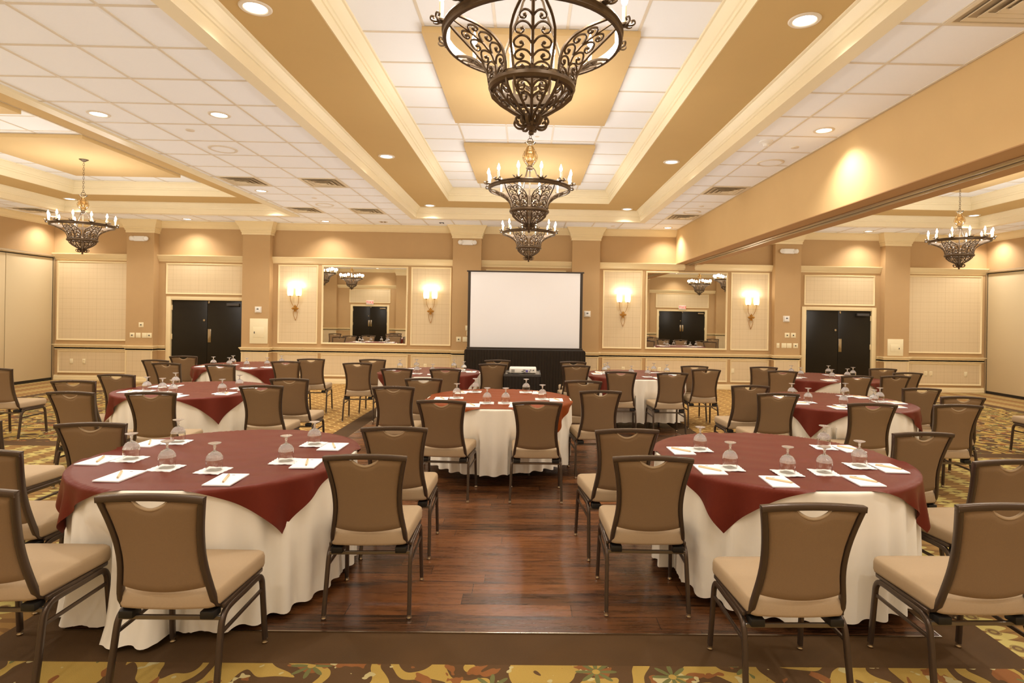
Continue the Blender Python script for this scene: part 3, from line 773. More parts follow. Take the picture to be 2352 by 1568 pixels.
# ------------------------------------------------------------ things on the far wall
def wall_mirror(x0, x1, z0, z1, label):
    o = empty('wall_mirror', ((x0 + x1) / 2, W, z0), label=label, cat='mirror', group='framed mirrors on the far wall')
    h = (x1 - x0) / 2; H = z1 - z0
    f = MB(); f.loops([[(-h + i, -d, i), (h - i, -d, i), (h - i, -d, H - i), (-h + i, -d, H - i)] for i, d in [(0, 0), (0, .022), (.008, .03), (.018, .026), (.028, .018), (.036, .016), (.04, .008)]])
    f.build('frame', M['trim'], o)
    t = .006 * 1.8 / 2
    MB().quad((-h + .035, -.009, .035), (h - .035, -.009, .035), (h - .035, -.009 - t, H - .035), (-h + .035, -.009 - t, H - .035)).build('silvered_glass', M['mirror'], o, smooth=0)
wall_mirror(-4.67, -2.72, .90, 2.69, 'wide cream-framed mirror between the two sconces left of the screen')
wall_mirror(2.71, 4.59, .90, 2.68, 'wide cream-framed mirror between the two sconces right of the screen')
wall_mirror(-.95, .88, .90, 2.66, 'cream-framed mirror behind the projection screen, only its top edge showing')

def make_sconce():
    R = empty('wall_sconce')
    for s in (-1, 1):
        x = s * .094
        sh = MB().lathe([(.050, .285), (.058, .30), (.065, .345), (.066, .39), (.062, .45), (.058, .485), (.055, .485), (.059, .45), (.063, .39), (.062, .345), (.054, .3), (.047, .286), (.02, .286)], 24, (x, -.1, 0)).build('frosted_shade', M['shade'], R)
        MB().lathe([(.0001, .268), (.022, .27), (.026, .284), (.0001, .29)], 14, (x, -.1, 0)).build('shade_holder', M['gold'], sh)
        arm = cat([(x, -.1, .27), (x * .98, -.09, .2), (x * .7, -.06, .1), (x * .1, -.045, .01), (-x * .42, -.04, -.08), (-x * .44, -.035, -.15), (-x * .2, -.03, -.22), (0, -.02, -.27)], 5)
        MB().sweep(arm, rsec(.011, .007), (0, 1, 0)).build('crossed_arm', M['gold'], R)
    fl_ = MB()
    for k in range(4):
        a = k * PI / 2 + PI / 4 * 0
        ca, sa = math.cos(a), math.sin(a)
        for dep, sz in ((-.05, 1.),):
            pts = [(0, 0, .0), (.045 * sz, .03 * sz, -.01), (.085 * sz, 0, .0), (.045 * sz, -.03 * sz, -.01)]
            v = [(p[0] * ca - p[1] * sa, dep - .012 + abs(p[1]) * .3, p[0] * sa + p[1] * ca) for p in pts]
            vb = [(q[0], q[1] + .006, q[2]) for q in v]
            fl_.add(v + vb, [(0, 1, 2, 3), (7, 6, 5, 4), (0, 4, 5, 1), (1, 5, 6, 2), (2, 6, 7, 3), (3, 7, 4, 0)])
    for k in range(8):
        a = k * PI / 4 + PI / 8; ca, sa = math.cos(a), math.sin(a)
        v = [(0, -.07, 0), (.03 * ca - .01 * sa, -.066, .03 * sa + .01 * ca), (.052 * ca, -.06, .052 * sa), (.03 * ca + .01 * sa, -.066, .03 * sa - .01 * ca)]
        vb = [(q[0], q[1] + .004, q[2]) for q in v]
        fl_.add(v + vb, [(0, 1, 2, 3), (7, 6, 5, 4), (0, 4, 5, 1), (1, 5, 6, 2), (2, 6, 7, 3), (3, 7, 4, 0)])
    fl_.build('metal_flower', M['gold'], R, smooth=0)
    MB().box(-.02, .02, -.055, 0, -.03, .03).build('wall_mount', M['gold'], R, bevel=.004)
    return R
SC = [(-5.25, 1.70, 'left edge panel, nearest the left fuse panel'), (-2.19, 1.685, 'panel between the left mirror and the screen'), (2.19, 1.675, 'panel between the screen and the right mirror'), (5.13, 1.66, 'panel right of the right mirror')]
s0 = make_sconce()
for i, (x, z, s) in enumerate(SC):
    o = s0 if i == 0 else copy_tree(s0)
    o.location = (x, W - .004, z); tag(o, 'gold two-light wall sconce on the ' + s, 'wall lamp', 'gold wall sconces')
for x, z, s in SC:
    for sx in (-1, 1):
        light('POINT', 'sconce_light', (x + sx * .094, W - .104, z + .50), None, SCONCE_W, shadow_soft_size=.03)

# emergency lights
def make_em():
    R = empty('emergency_light')
    MB().box(-.12, .12, -.06, 0, -.055, .055).build('battery_box', M['white_plastic'], R, bevel=.008)
    for s in (-1, 1):
        h = MB().lathe([(.0001, -.05), (.035, -.05), (.05, -.03), (.052, .02), (.04, .04), (.0001, .045)], 20)
        r = Matrix.Rotation(s * .6, 3, 'Z') @ Matrix.Rotation(PI / 2, 3, 'X')
        h.v = [tuple(r @ Vector(p) + Vector((s * .155, -.06, .0))) for p in h.v]
        h.build('lamp_head', M['white_plastic'], R)
    return R
em0 = make_em()
for i, (x, z, s) in enumerate([(-8.66, 3.2, 'pilaster left of the left double doors'), (-1.36, 3.24, 'pilaster left of the projection screen'), (5.9, 3.17, 'pilaster right of the right mirror')]):
    o = em0 if i == 0 else copy_tree(em0)
    o.location = (x, PY, z); tag(o, 'white twin-head emergency light high on the ' + s, 'emergency light', 'white emergency lights')
# thermostats
def make_th():
    R = empty('thermostat')
    MB().box(-.075, .075, -.012, 0, -.07, .07).build('backing_plate', M['tbar'], R, bevel=.004)
    b = MB().box(-.05, .05, -.036, -.004, -.052, .052).build('thermostat_body', M['white_plastic'], R, bevel=.004)
    MB().box(-.022, .022, -.038, -.035, .0, .02).build('display', M['grey'], b)
    MB().box(-.02, .02, -.038, -.035, .028, .034).build('display', M['grey'], b)
    return R
th0 = make_th()
for i, (x, z, s) in enumerate([(-6.02, 1.66, 'pilaster right of the left double doors'), (1.36, 1.68, 'pilaster just right of the projection screen'), (5.88, 1.64, 'pilaster left of the right double doors')]):
    o = th0 if i == 0 else copy_tree(th0)
    o.location = (x, PY, z); tag(o, 'white thermostat under a clear cover on the ' + s, 'thermostat', 'wall thermostats')
# fuse panels
for x0, x1, z0, z1, kx, s in ((-6.20, -5.80, .90, 1.46, -.28, 'left double doors'), (8.20, 8.56, .84, 1.22, .1, 'right double doors')):
    o = empty('electrical_panel', ((x0 + x1) / 2, PY, z0), label='cream electrical panel cover on the pilaster right of the ' + s, cat='fuse box', group='cream fuse panels')
    h = (x1 - x0) / 2; H = z1 - z0
    MB().box(-h, h, -.012, 0, 0, H).build('cover_plate', M['cream_plastic'], o, bevel=.003)
    d = MB().box(-h * .62, h * .62, -.018, -.012, H * .24, H * .66).build('hatch', M['cream_plastic'], o, bevel=.002)
    MB().box(-h * .46 * (1 if kx < 0 else -1) - .008, -h * .46 * (1 if kx < 0 else -1) + .008, -.026, -.018, H * .40, H * .48).build('latch', M['grey'], d, bevel=.002)
# switch plates
def plate(x, y, z, kind, label, cat_, grp, wd=.053, ht=.055):
    o = empty('switch_plate' if kind != 'outlet' else 'wall_outlet', (x, y, z), label=label, cat=cat_, group=grp)
    MB().box(-wd, wd, -.007, 0, -ht, ht).build('cover_plate', M['cream_plastic'], o, bevel=.003)
    if kind == 'switch': MB().box(-.012, .012, -.016, -.006, -.018, .012).build('toggle', M['trim'], o, bevel=.003)
    if kind == 'knob':
        k = MB().lathe([(.0001, .02), (.012, .018), (.015, 0)], 14); k.v = [(p[0], -.006 - p[2], p[1]) for p in k.v]; k.build('dimmer_knob', M['grey'], o)
    if kind == 'outlet':
        for s in (-1, 1): MB().box(-.016, .016, -.0095, -.006, s * .024 - .014, s * .024 + .014).build('socket', M['trim'], o, bevel=.003)
for x, z, k, s in [(-8.555, 1.28, 'knob', 'above the row of four by the left double doors'), (-8.75, 1.045, 'knob', 'first in the row of four by the left double doors'), (-8.615, 1.045, 'blank', 'second in the row of four by the left double doors'),
                   (-8.48, 1.045, 'blank', 'third in the row of four by the left double doors'), (-8.40 + .03, 1.045, 'knob', 'last in the row of four by the left double doors')]:
    plate(x - .06, PY, z, k, 'square cream wall plate, ' + s, 'wall plate', 'cream control plates by the left doors')
for x, z, k, s in [(-1.53, 1.065, 'knob', 'lower left one beside the projection screen'), (-1.385, 1.065, 'blank', 'lower right one beside the projection screen'), (-1.30, 1.20, 'switch', 'middle one half behind the projection screen edge'), (-1.33, 1.32, 'blank', 'top one half behind the projection screen edge')]:
    plate(x, PY, z, k, 'square cream wall plate, ' + s, 'wall plate', 'cream control plates by the screen')
for x, z, k, s, wd in [(5.905, 1.27, 'knob', 'upper left of the group left of the right double doors', .055), (6.045, 1.27, 'knob', 'upper right of the group left of the right double doors', .055), (5.70, 1.035, 'switch', 'narrow leftmost in the row left of the right double doors', .033),
                   (5.835, 1.035, 'blank', 'second in the row left of the right double doors', .055), (5.955, 1.035, 'blank', 'third in the row left of the right double doors', .055), (6.10, 1.035, 'knob', 'last in the row left of the right double doors', .055)]:
    plate(x, PY, z, k, 'cream wall plate, ' + s, 'wall plate', 'cream control plates by the right doors', wd=wd)
for x, k, s in [(-10.28, 'blank', 'left dado near the left partition, blank'), (-10.0, 'outlet', 'left dado near the left partition, with sockets'), (9.21, 'outlet', 'right dado, leftmost of the three'), (9.33, 'outlet', 'right dado, middle of the three'), (10.14, 'blank', 'right dado, alone near the right partition'),
                (2.22, 'outlet', 'dado under the sconce right of the screen'), (3.05, 'outlet', 'dado under the right mirror'), (4.74, 'blank', 'dado panel right of the right mirror'), (-2.3, 'outlet', 'dado panel between the left mirror and the screen')]:
    plate(x, W - .004, .43, k, 'small cream outlet plate, ' + s, 'outlet', 'outlet plates on the dado', wd=.035)
# exit signs on the wall behind the camera
def text_mesh(body, size, loc, rz, mat, parent, name='lettering'):
    cu = bpy.data.curves.new(name, 'FONT'); cu.body = body; cu.size = size; cu.extrude = .002; cu.align_x = 'CENTER'; cu.align_y = 'CENTER'
    o = bpy.data.objects.new(name, cu); C.objects.link(o)
    dg = bpy.context.evaluated_depsgraph_get(); me = bpy.data.meshes.new_from_object(o.evaluated_get(dg)); bpy.data.objects.remove(o)
    me.materials.clear(); me.materials.append(mat)
    o = bpy.data.objects.new(name, me); C.objects.link(o); o.parent = parent; o.location = loc; o.rotation_euler = (PI / 2, 0, rz)
    return o
for x, s in ((-7.47, 'left'), (7.42, 'right')):
    o = empty('exit_sign', (x, FW, 2.04), label='white exit sign with red letters above the double doors seen in the %s mirror' % s, cat='exit sign', group='exit signs behind the camera')
    MB().box(-.17, .17, 0, .05, -.1, .1).build('sign_box', M['white_plastic'], o, bevel=.008)
    text_mesh('EXIT', .17, (0, .053, 0), PI, M['red'], o)

# ------------------------------------------------------------ projection screen, its skirted table, projector cart
def pleated(b, x0, x1, y0, y1, z0, z1, pitch=.05, amp=.012, sides=('f', 'l', 'r')):
    def line(a, c, nx, ny):
        L = math.hypot(c[0] - a[0], c[1] - a[1]); n = max(8, int(L / pitch * 6)); rows = []
        for z, k in ((z1, .35), (z1 - .03, .7), ((z0 + z1) / 2, 1.), (z0, 1.3)):
            r = []
            for i in range(n + 1):
                t = i / n; o = amp * k * (math.sin(t * L / pitch * 2 * PI + .8 * math.sin(t * 9)) * .5 + .5)
                r.append((a[0] + (c[0] - a[0]) * t + nx * o, a[1] + (c[1] - a[1]) * t + ny * o, z))
            rows.append(r)
        b.loops(rows, ring=False)
    line((x0, y0), (x1, y0), 0, -1); line((x0, y1), (x0, y0), -1, 0); line((x1, y0), (x1, y1), 1, 0); line((x1, y1), (x0, y1), 0, 1)
tb = empty('skirted_table', (-.03, 12.05, 0), label='long table with pleated black skirting under the projection screen', cat='table')
MB().box(-1.20, 1.20, -.3, .4, .895, .925).build('tabletop', M['black_cloth'], tb, bevel=.008)
b = MB(); pleated(b, -1.21, 1.21, -.31, .41, .01, .915, .06, .022); b.build('black_skirt', M['black_cloth'], tb, smooth=60)
for sx in (-1.1, 1.1):
    for sy in (-.22, .32): MB().lathe([(.014, 0), (.014, .895)], 8, (sx, sy, 0)).build('leg', M['grey'], tb)
sc = empty('projection_screen', (-.04, 12.08, .926), label='white projection screen with black side borders standing on the black table', cat='projection screen')
MB().box(-1.135, 1.135, -.004, .004, .02, 1.585).build('white_surface', M['screen'], sc, smooth=0)
MB().box(-1.19, -1.135, -.006, .006, .0, 1.60).box(1.135, 1.19, -.006, .006, .0, 1.60).build('black_border', M['screen_border'], sc, smooth=0)
MB().box(-1.215, 1.215, -.016, .016, 1.585, 1.615).build('top_bar', M['screen_border'], sc, bevel=.004)
MB().box(-1.2, 1.2, -.05, .05, 0, .03).build('bottom_case', M['screen_border'], sc, bevel=.006)
MB().box(-.02, .02, .02, .05, .03, 1.60).build('rear_mast', M['grey'], sc, bevel=.003)

ct = empty('projector_cart', (-.055, 9.0, 0), label='small projector cart with black pleated skirt before the screen', cat='cart')
MB().box(-.27, .27, -.34, .34, .72, .735).build('top_shelf', M['black_top'], ct, bevel=.004)
f = MB(); around(f, -.275, .275, -.345, .345, [(0, .715), (0, .748), (.012, .748), (.012, .734)], -1); f.build('shelf_rim', M['grey'], ct)
b = MB(); pleated(b, -.27, .27, -.34, .34, .02, .718, .045, .016); b.build('black_skirt', M['black_cloth'], ct, smooth=60)
for sx in (-.22, .22):
    for sy in (-.28, .28): MB().lathe([(.012, 0.04), (.012, .72)], 8, (sx, sy, 0)).lathe([(.0001, 0), (.02, .01), (.02, .03), (.0001, .04)], 10, (sx, sy, 0)).build('leg', M['grey'], ct)
pj = empty('projector', (-.05, 8.98, .735), label='white data projector with rear sockets facing the camera, on the small cart', cat='projector')
MB().box(-.205, .205, -.15, .15, .012, .088).build('casing', M['white_plastic'], pj, bevel=.014, seg=3)
MB().box(-.04, .19, -.1525, -.149, .02, .07).build('socket_panel', M['white_plastic'], pj, bevel=.001)
for x, z, a, m_ in ((.02, .06, .02, 'grey'), (.16, .058, .012, 'black_plastic'), (.105, .035, .008, 'black_plastic'), (.118, .062, .012, 'grey'), (0, .038, .02, 'black_plastic')):
    MB().box(x - a, x + a, -.156, -.15, z - .005, z + .005).build('socket', M[m_], pj)
gr = MB()
for i in range(5): gr.box(-.175, -.125, -.153, -.149, .026 + i * .009, .029 + i * .009)
gr.build('fan_grille', M['grey'], pj)
MB().box(.045, .078, -.178, -.15, .028, .062).build('blue_plug', M['blue'], pj, bevel=.005)
for x in (-.17, .17):
    for y in (-.12, .12): MB().lathe([(.012, 0), (.012, .014)], 10, (x, y, 0)).build('foot', M['black_plastic'], pj)
MB().lathe([(.035, 0), (.035, .02), (.028, .022), (.0001, .018)], 24).build('lens', M['grey'], pj).matrix_local = Matrix.Translation((.09, .148, .05)) @ Matrix.Rotation(-PI / 2, 4, 'X')
cbx = MB().tube(cat([(-.01, 8.80, .765), (-.06, 8.77, .755), (-.12, 8.745, .745), (-.2, 8.73, .742), (-.28, 8.76, .742), (-.25, 8.9, .742), (-.3, 9.05, .742)], 8), .005, 6)
cbx.build('projector_cable', M['black_plastic']); tag(bpy.data.objects['projector_cable'], 'black cable coiled beside the white projector on the cart', 'cable')

# ------------------------------------------------------------ tables with linens
CHR = [
 (2, -4.64, 6.32, 5, 'nearer one on the left side of the second-row left table'),
 (3, -4.0, 5.51, -2, 'left one on the near side of the second-row left table'),
 (4, -4.6, 6.94, -2, 'farther one on the left side of the second-row left table'),
 (5, -3.37, 5.55, 6, 'right one on the near side of the second-row left table'),
 (6, -2.83, 4.1, 7, 'farther one on the left side of the front left table'),
 (7, -5.4, 8.93, -7, 'nearer one on the left side of the table by the left doors'),
 (8, -4.95, 8.46, -7, 'left one on the near side of the table by the left doors'),
 (9, -5.53, 9.74, 5, 'farther one on the left side of the table by the left doors'),
 (10, -4.16, 8.34, -4, 'right one on the near side of the table by the left doors'),
 (11, -2.65, 6.14, 4, 'nearer one on the right side of the second-row left table'),
 (12, -2.62, 6.78, 2, 'farther one on the right side of the second-row left table'),
 (13, -3.61, 9.04, 5, 'nearer one on the right side of the table by the left doors'),
 (14, -3.44, 9.57, 7, 'farther one on the right side of the table by the left doors'),
 (15, -2.51, 8.92, 5, 'nearer one on the left side of the table left of the projector'),
 (16, -2.46, 9.64, 2, 'farther one on the left side of the table left of the projector'),
 (17, -1.72, 8.09, 0, 'left one on the near side of the table left of the projector'),
 (18, -1.08, 8.13, 0, 'right one on the near side of the table left of the projector'),
 (19, -1.18, 6.93, 4, 'farther one on the left side of the rust-topped centre table'),
 (20, -1.32, 6.15, 0, 'nearer one on the left side of the rust-topped centre table'),
 (21, -0.69, 5.26, -4, 'left one on the near side of the rust-topped centre table'),
 (22, -0.85, 4.07, 2, 'farther one on the right side of the front left table'),
 (23, -0.83, 3.32, 2, 'nearer one on the right side of the front left table'),
 (24, 0.1, 5.25, 0, 'right one on the near side of the rust-topped centre table'),
 (25, -0.5, 9.79, 6, 'farther one on the right side of the table left of the projector'),
 (26, -0.52, 9.04, 4, 'nearer one on the right side of the table left of the projector'),
 (27, 0.77, 9.7, -2, 'farther one on the left side of the table right of the projector'),
 (28, 0.73, 8.99, 3, 'nearer one on the left side of the table right of the projector'),
 (29, 0.66, 6.93, -1, 'farther one on the right side of the rust-topped centre table'),
 (30, 0.71, 6.05, 5, 'nearer one on the right side of the rust-topped centre table'),
 (31, 1.3, 8.11, -5, 'left one on the near side of the table right of the projector'),
 (32, 1.94, 8.05, 2, 'right one on the near side of the table right of the projector'),
 (33, 2.61, 9.28, -2, 'farther one on the right side of the table right of the projector'),
 (34, 2.61, 8.71, -1, 'nearer one on the right side of the table right of the projector'),
 (35, 0.63, 4.1, 6, 'farther one on the left side of the front right table'),
 (36, 0.68, 3.37, -1, 'nearer one on the left side of the front right table'),
 (37, 2.49, 6.75, 0, 'farther one on the left side of the second-row right table'),
 (38, 2.51, 6.09, 1, 'nearer one on the left side of the second-row right table'),
 (39, 3.70, 9.3, -3, 'farther one on the left side of the table by the right doors'),
 (40, 3.71, 8.64, -4, 'nearer one on the left side of the table by the right doors'),
 (41, 4.44, 8.06, -1, 'left one on the near side of the table by the right doors'),
 (42, 5.57, 9.32, -2, 'farther one on the right side of the table by the right doors'),
 (43, 5.52, 8.66, -1, 'nearer one on the right side of the table by the right doors'),
 (44, 4.97, 8.12, 4, 'right one on the near side of the table by the right doors'),
 (45, 3.12, 5.47, -5, 'left one on the near side of the second-row right table'),
 (46, 4.4, 6.72, -2, 'farther one on the right side of the second-row right table'),
 (47, 4.36, 6.04, -4, 'nearer one on the right side of the second-row right table'),
 (48, 3.88, 5.47, -3, 'right one on the near side of the second-row right table'),
 (49, 2.62, 4.15, 4, 'farther one on the right side of the front right table'),
 (50, 2.57, 3.41, 6, 'nearer one on the right side of the front right table'),
 (51, 1.15, 2.63, 1, 'left one on the near side of the front right table'),
 (52, 1.96, 2.66, 1, 'right one on the near side of the front right table'),
 (53, -1.48, 2.65, 0, 'right one on the near side of the front left table'),
 (54, -2.26, 2.7, 0, 'left one on the near side of the front left table'),
 (55, -2.8, 3.35, 0, 'nearer one on the left side of the front left table'),
 (56, -3.63, 4.16, 0, 'at the left picture edge, only a sliver of its frame showing'),
 (1, -6.41, 7.4, 3, 'alone on the carpet by the left folding partition'),
 (57, 6.37, 7.07, 0, 'at the right picture edge, only seat and front leg showing'),
]
TR, TZ = .762, .735
def clear(rad, th, org):
    c, s = math.cos(th), math.sin(th)
    for (k, x, y, rz, lab) in CHR:
        if abs(x - org[0]) > 1.4 or abs(y - org[1]) > 1.4: continue
        ca, sa = math.cos(math.radians(rz)), math.sin(math.radians(rz))
        for _ in range(40):
            dx = org[0] + rad * c - x; dy = org[1] + rad * s - y
            u = dx * ca + dy * sa; v = -dx * sa + dy * ca
            if abs(u) < .25 and -.25 < v < .25: rad -= .01
            else: break
    return rad
def cloth_white(seed, hem, pool=None, org=(0, 0)):
    r = random.Random(seed); n = 372
    ph = [r.uniform(0, 2 * PI) for _ in range(6)]; nf = r.choice((29, 31, 33))
    def fold(th): # sharp convex folds
        a = math.sin(nf * th + 1.1 * math.sin(2 * th + ph[0]) + .8 * math.sin(5 * th + ph[1]))
        m = .75 + .35 * math.sin(3 * th + ph[2]) * math.sin(7 * th + ph[3])
        return (math.copysign(abs(a) ** .8, a)) * m
    L = []
    for rr in (.0001, .3, .6, .72, .752): L.append([(rr * math.cos(2 * PI * j / n), rr * math.sin(2 * PI * j / n), TZ) for j in range(n)])
    H = TZ - hem
    for t in (0, .012, .03, .07, .14, .24, .36, .5, .64, .78, .9, 1.):
        row = []
        for j in range(n):
            th = 2 * PI * j / n; k = t ** .75; f = fold(th)
            rad = TR + .004 + .004 * t + k * (.025 * f + .008 * math.sin(2 * th + ph[4]))
            z = TZ - .004 - t * (H - .004 + .012 * math.sin(4 * th + ph[5]) + .006 * f * t)
            if t == 0: rad = TR; z = TZ - .003
            if pool:
                d = math.cos(th - pool[0]); 
                if d > 0: rad += pool[1] * d ** 6 * t ** 6; z = max(.012 + .006 * f, z - pool[2] * d ** 6 * t)
            if z < .49: rad = clear(rad, th, org)
            row.append((rad * math.cos(th), rad * math.sin(th), max(z, .012)))
        L.append(row)
    return MB().loops(L)
def cloth_over(seed, rot, dx, dy, hs=.745):
    r = random.Random(seed); n = 110; v = []; f = []; ph = [r.uniform(0, 6.28) for _ in range(5)]
    cr, sr = math.cos(rot), math.sin(rot)
    for j in range(n + 1):
        for i in range(n + 1):
            a = (i / n * 2 - 1) * hs; b_ = (j / n * 2 - 1) * hs
            x = a * cr - b_ * sr + dx; y = a * sr + b_ * cr + dy
            rr = math.hypot(x, y); th = math.atan2(y, x); R0 = TR + .006
            w_ = .0012 * math.sin(9 * x + 14 * y + ph[0]) + .0014 * math.sin(31 * y + 3 * math.sin(5 * x + ph[1]))
            if rr <= R0 - .012: v.append((x, y, TZ + .004 + max(w_, -.002)))
            else:
                s = rr - (R0 - .012); q = min(s, .019) / .019
                ang = q * PI / 2; rad = R0 - .012 + .014 * math.sin(ang); z = TZ + .004 - .012 * (1 - math.cos(ang))
                s2 = max(0, s - .019)
                k = min(1, s2 / .25)
                rad += .02 + .05 * s2 + k * .03 * math.sin(23 * th + 2 * math.sin(3 * th + ph[2]) + ph[3])
                z -= s2 * .985
                v.append((rad * math.cos(th), rad * math.sin(th), z))
    for j in range(n):
        for i in range(n):
            k = j * (n + 1) + i; f.append((k, k + 1, k + n + 2, k + n + 1))
    return MB().add(v, f)
TT = [('T1', -1.834, 3.613, 'front left table', .045, .02), ('T2', 1.622, 3.736, 'front right table', .06, .05), ('T3', -.277, 6.212, 'rust-topped centre table', .125, .0),
      ('T4', -3.70, 6.58, 'second-row left table', .06, -.02), ('T5', -4.55, 9.56, 'table by the left doors', .06, .03), ('T6', -1.469, 8.947, 'table left of the projector', .1, .06),
      ('T7', 1.68, 9.0, 'table right of the projector', .11, .03), ('T8', 3.385, 6.34, 'second-row right table', .07, .05), ('T9', 4.62, 8.97, 'table by the right doors', .07, .0)]
def make_table():
    o = empty('round_table')
    MB().lathe([(.0001, .715), (TR - .01, .715), (TR - .003, .719), (TR - .003, .729), (TR - .01, .732), (.0001, .732)], 64).build('tabletop', M['grey'], o)
    for k in range(4):
        a = PI / 4 + k * PI / 2
        MB().tube([(.42 * math.cos(a), .42 * math.sin(a), .715), (.45 * math.cos(a), .45 * math.sin(a), .0)], .014, 8).build('leg', M['grey'], o)
    return o
t0 = make_table()
for i, (k, x, y, nm, hem, rot) in enumerate(TT):
    o = t0 if i == 0 else copy_tree(t0)
    o.location = (x, y, 0); tag(o, 'round folding table hidden under linens, the ' + nm, 'table', 'round banquet tables')
    pool = (math.radians(-100), .075, .03) if k == 'T1' else None
    c = cloth_white(10 + i, hem, pool, (x, y)).build('tablecloth', M['linen'], smooth=70); c.location = (x, y, 0)
    tag(c, 'long white tablecloth falling in folds from the ' + nm, 'tablecloth', 'white tablecloths')
    col = 'rust-red' if k == 'T3' else 'wine-red'
    c = cloth_over(30 + i, rot, 0, .004, .745).build('table_overlay', M['cloth_rust' if k == 'T3' else 'cloth_wine'], smooth=70); c.location = (x, y, 0)
    tag(c, 'square %s overlay with hanging corners on the %s' % (col, nm), 'table overlay', 'square table overlays')

G = {'T1': [(-0.479, -0.168), (-0.158, -0.352), (0.124, -0.39), (0.427, -0.174), (0.43, 0.276), (-0.478, 0.289)], 'T2': [(-0.45, 0.151), (-0.413, -0.32), (-0.117, -0.42), (0.106, -0.401), (0.403, -0.237), (0.442, 0.261)],
     'T3': [(-0.452, -0.068), (-0.302, 0.438), (-0.111, -0.393), (0.074, -0.385), (0.278, 0.463), (0.45, -0.076)], 'T4': [(-0.40, -0.235), (-0.171, -0.333), (-0.372, 0.233), (0.02, -0.463), (0.464, -0.34), (0.44, 0.083)],
     'T5': [(-0.40, -0.289), (-0.235, -0.0), (-0.094, -0.398), (0.205, -0.46), (0.45, -0.3), (0.50, 0.123)], 'T6': [(-0.52, 0.24), (-0.289, 0.393), (-0.141, -0.354), (0.104, -0.446), (0.306, 0.412), (0.5, 0.082)],
     'T7': [(-0.467, 0.008), (-0.381, 0.3), (-0.106, -0.304), (0.119, -0.401), (0.355, 0.268), (0.503, 0.014)], 'T8': [(-0.343, 0.283), (-0.366, -0.154), (-0.104, -0.371), (0.33, 0.384), (0.30, -0.221), (0.49, -0.02)],
     'T9': [(-0.405, 0.235), (-0.411, -0.104), (-0.065, -0.361), (0.25, 0.35), (0.254, -0.199), (0.5, 0.083)]}
PD = {'T1': [(-0.625, -0.205), (-0.29, -0.52), (0.285, -0.566), (0.575, -0.22), (0.58, 0.212), (-0.623, 0.241)], 'T2': [(-0.59, 0.101), (-0.545, -0.37), (-0.245, -0.6), (0.235, -0.563), (0.55, -0.284), (0.591, 0.223)],
      'T3': [(-0.599, -0.145), (-0.449, 0.369), (-0.235, -0.564), (0.19, -0.545), (0.425, 0.426), (0.595, -0.126)]}
def make_goblet():
    o = empty('water_goblet')
    MB().lathe([(.0385, .001), (.0405, .001), (.043, .03), (.0435, .05), (.040, .072), (.029, .09), (.014, .1), (.0075, .105), (.0001, .1055)], 24).lathe([(.0385, .001), (.0408, .03), (.0413, .05), (.0375, .07), (.026, .086), (.012, .095), (.0001, .097)], 24).build('bowl', M['glass'], o, smooth=60)
    sh = MB().lathe([(.0434, .058), (.0405, .0725), (.0295, .0905), (.0145, .1005)], 24)
    sh.v = [(p[0] * (1.02 + .012 * math.sin(9 * math.atan2(p[1], p[0] + 1e-9) + p[2] * 300)), p[1] * (1.02 + .012 * math.sin(9 * math.atan2(p[1], p[0] + 1e-9) + p[2] * 300)), p[2]) for p in sh.v]
    sh.build('cut_pattern', M['cut_glass'], o, smooth=10)
    MB().lathe([(.0001, .1055), (.0065, .106), (.005, .114), (.0065, .12), (.009, .124), (.006, .128), (.009, .136), (.028, .143), (.033, .1455), (.033, .148), (.0001, .148)], 24).build('stem_and_foot', M['foot_glass'], o, smooth=50)
    return o
def make_napkin():
    n = 20; pts = []
    for side in range(4):
        for i in range(n):
            t = i / n; u = -.071 + .142 * t; w_ = .071 + .0025 * math.sin(t * 2 * PI * 4)
            pts.append([(u, -w_), (w_, u), (-u, w_), (-w_, -u)][side])
    L = [[(x * k, y * k, z + .0012 * math.sin(60 * x) * (k > .5)) for x, y in pts] for k, z in ((1, .0005), (1, .0035), (.6, .004), (.01, .004))]
    return MB().loops(L).build('paper_napkin', M['paper'], smooth=40)
def make_pad():
    o = empty('notepad')
    MB().box(-.07, .07, -.105, .105, 0, .006).build('paper_block', M['paper'], o)
    MB().box(-.006, .01, .07, .078, .0058, .0063).build('printed_emblem', M['logo'], o)
    return o
def make_pen():
    o = empty('pen')
    MB().tube([(-.068, 0, .005), (.05, 0, .005), (.066, 0, .005)], .0058, 8, scale=[1, 1, .9]).build('barrel', M['pen'], o)
    MB().tube([(.066, 0, .005), (.078, 0, .005)], .0035, 8, scale=[1, .25]).build('tip', M['alum'], o)
    MB().box(-.066, -.025, -.0015, .0015, .009, .011).build('clip', M['alum'], o)
    return o
g0 = n0 = p0 = q0 = None
ORD = ['leftmost', 'second from the left', 'third from the left', 'third from the right', 'second from the right', 'rightmost']
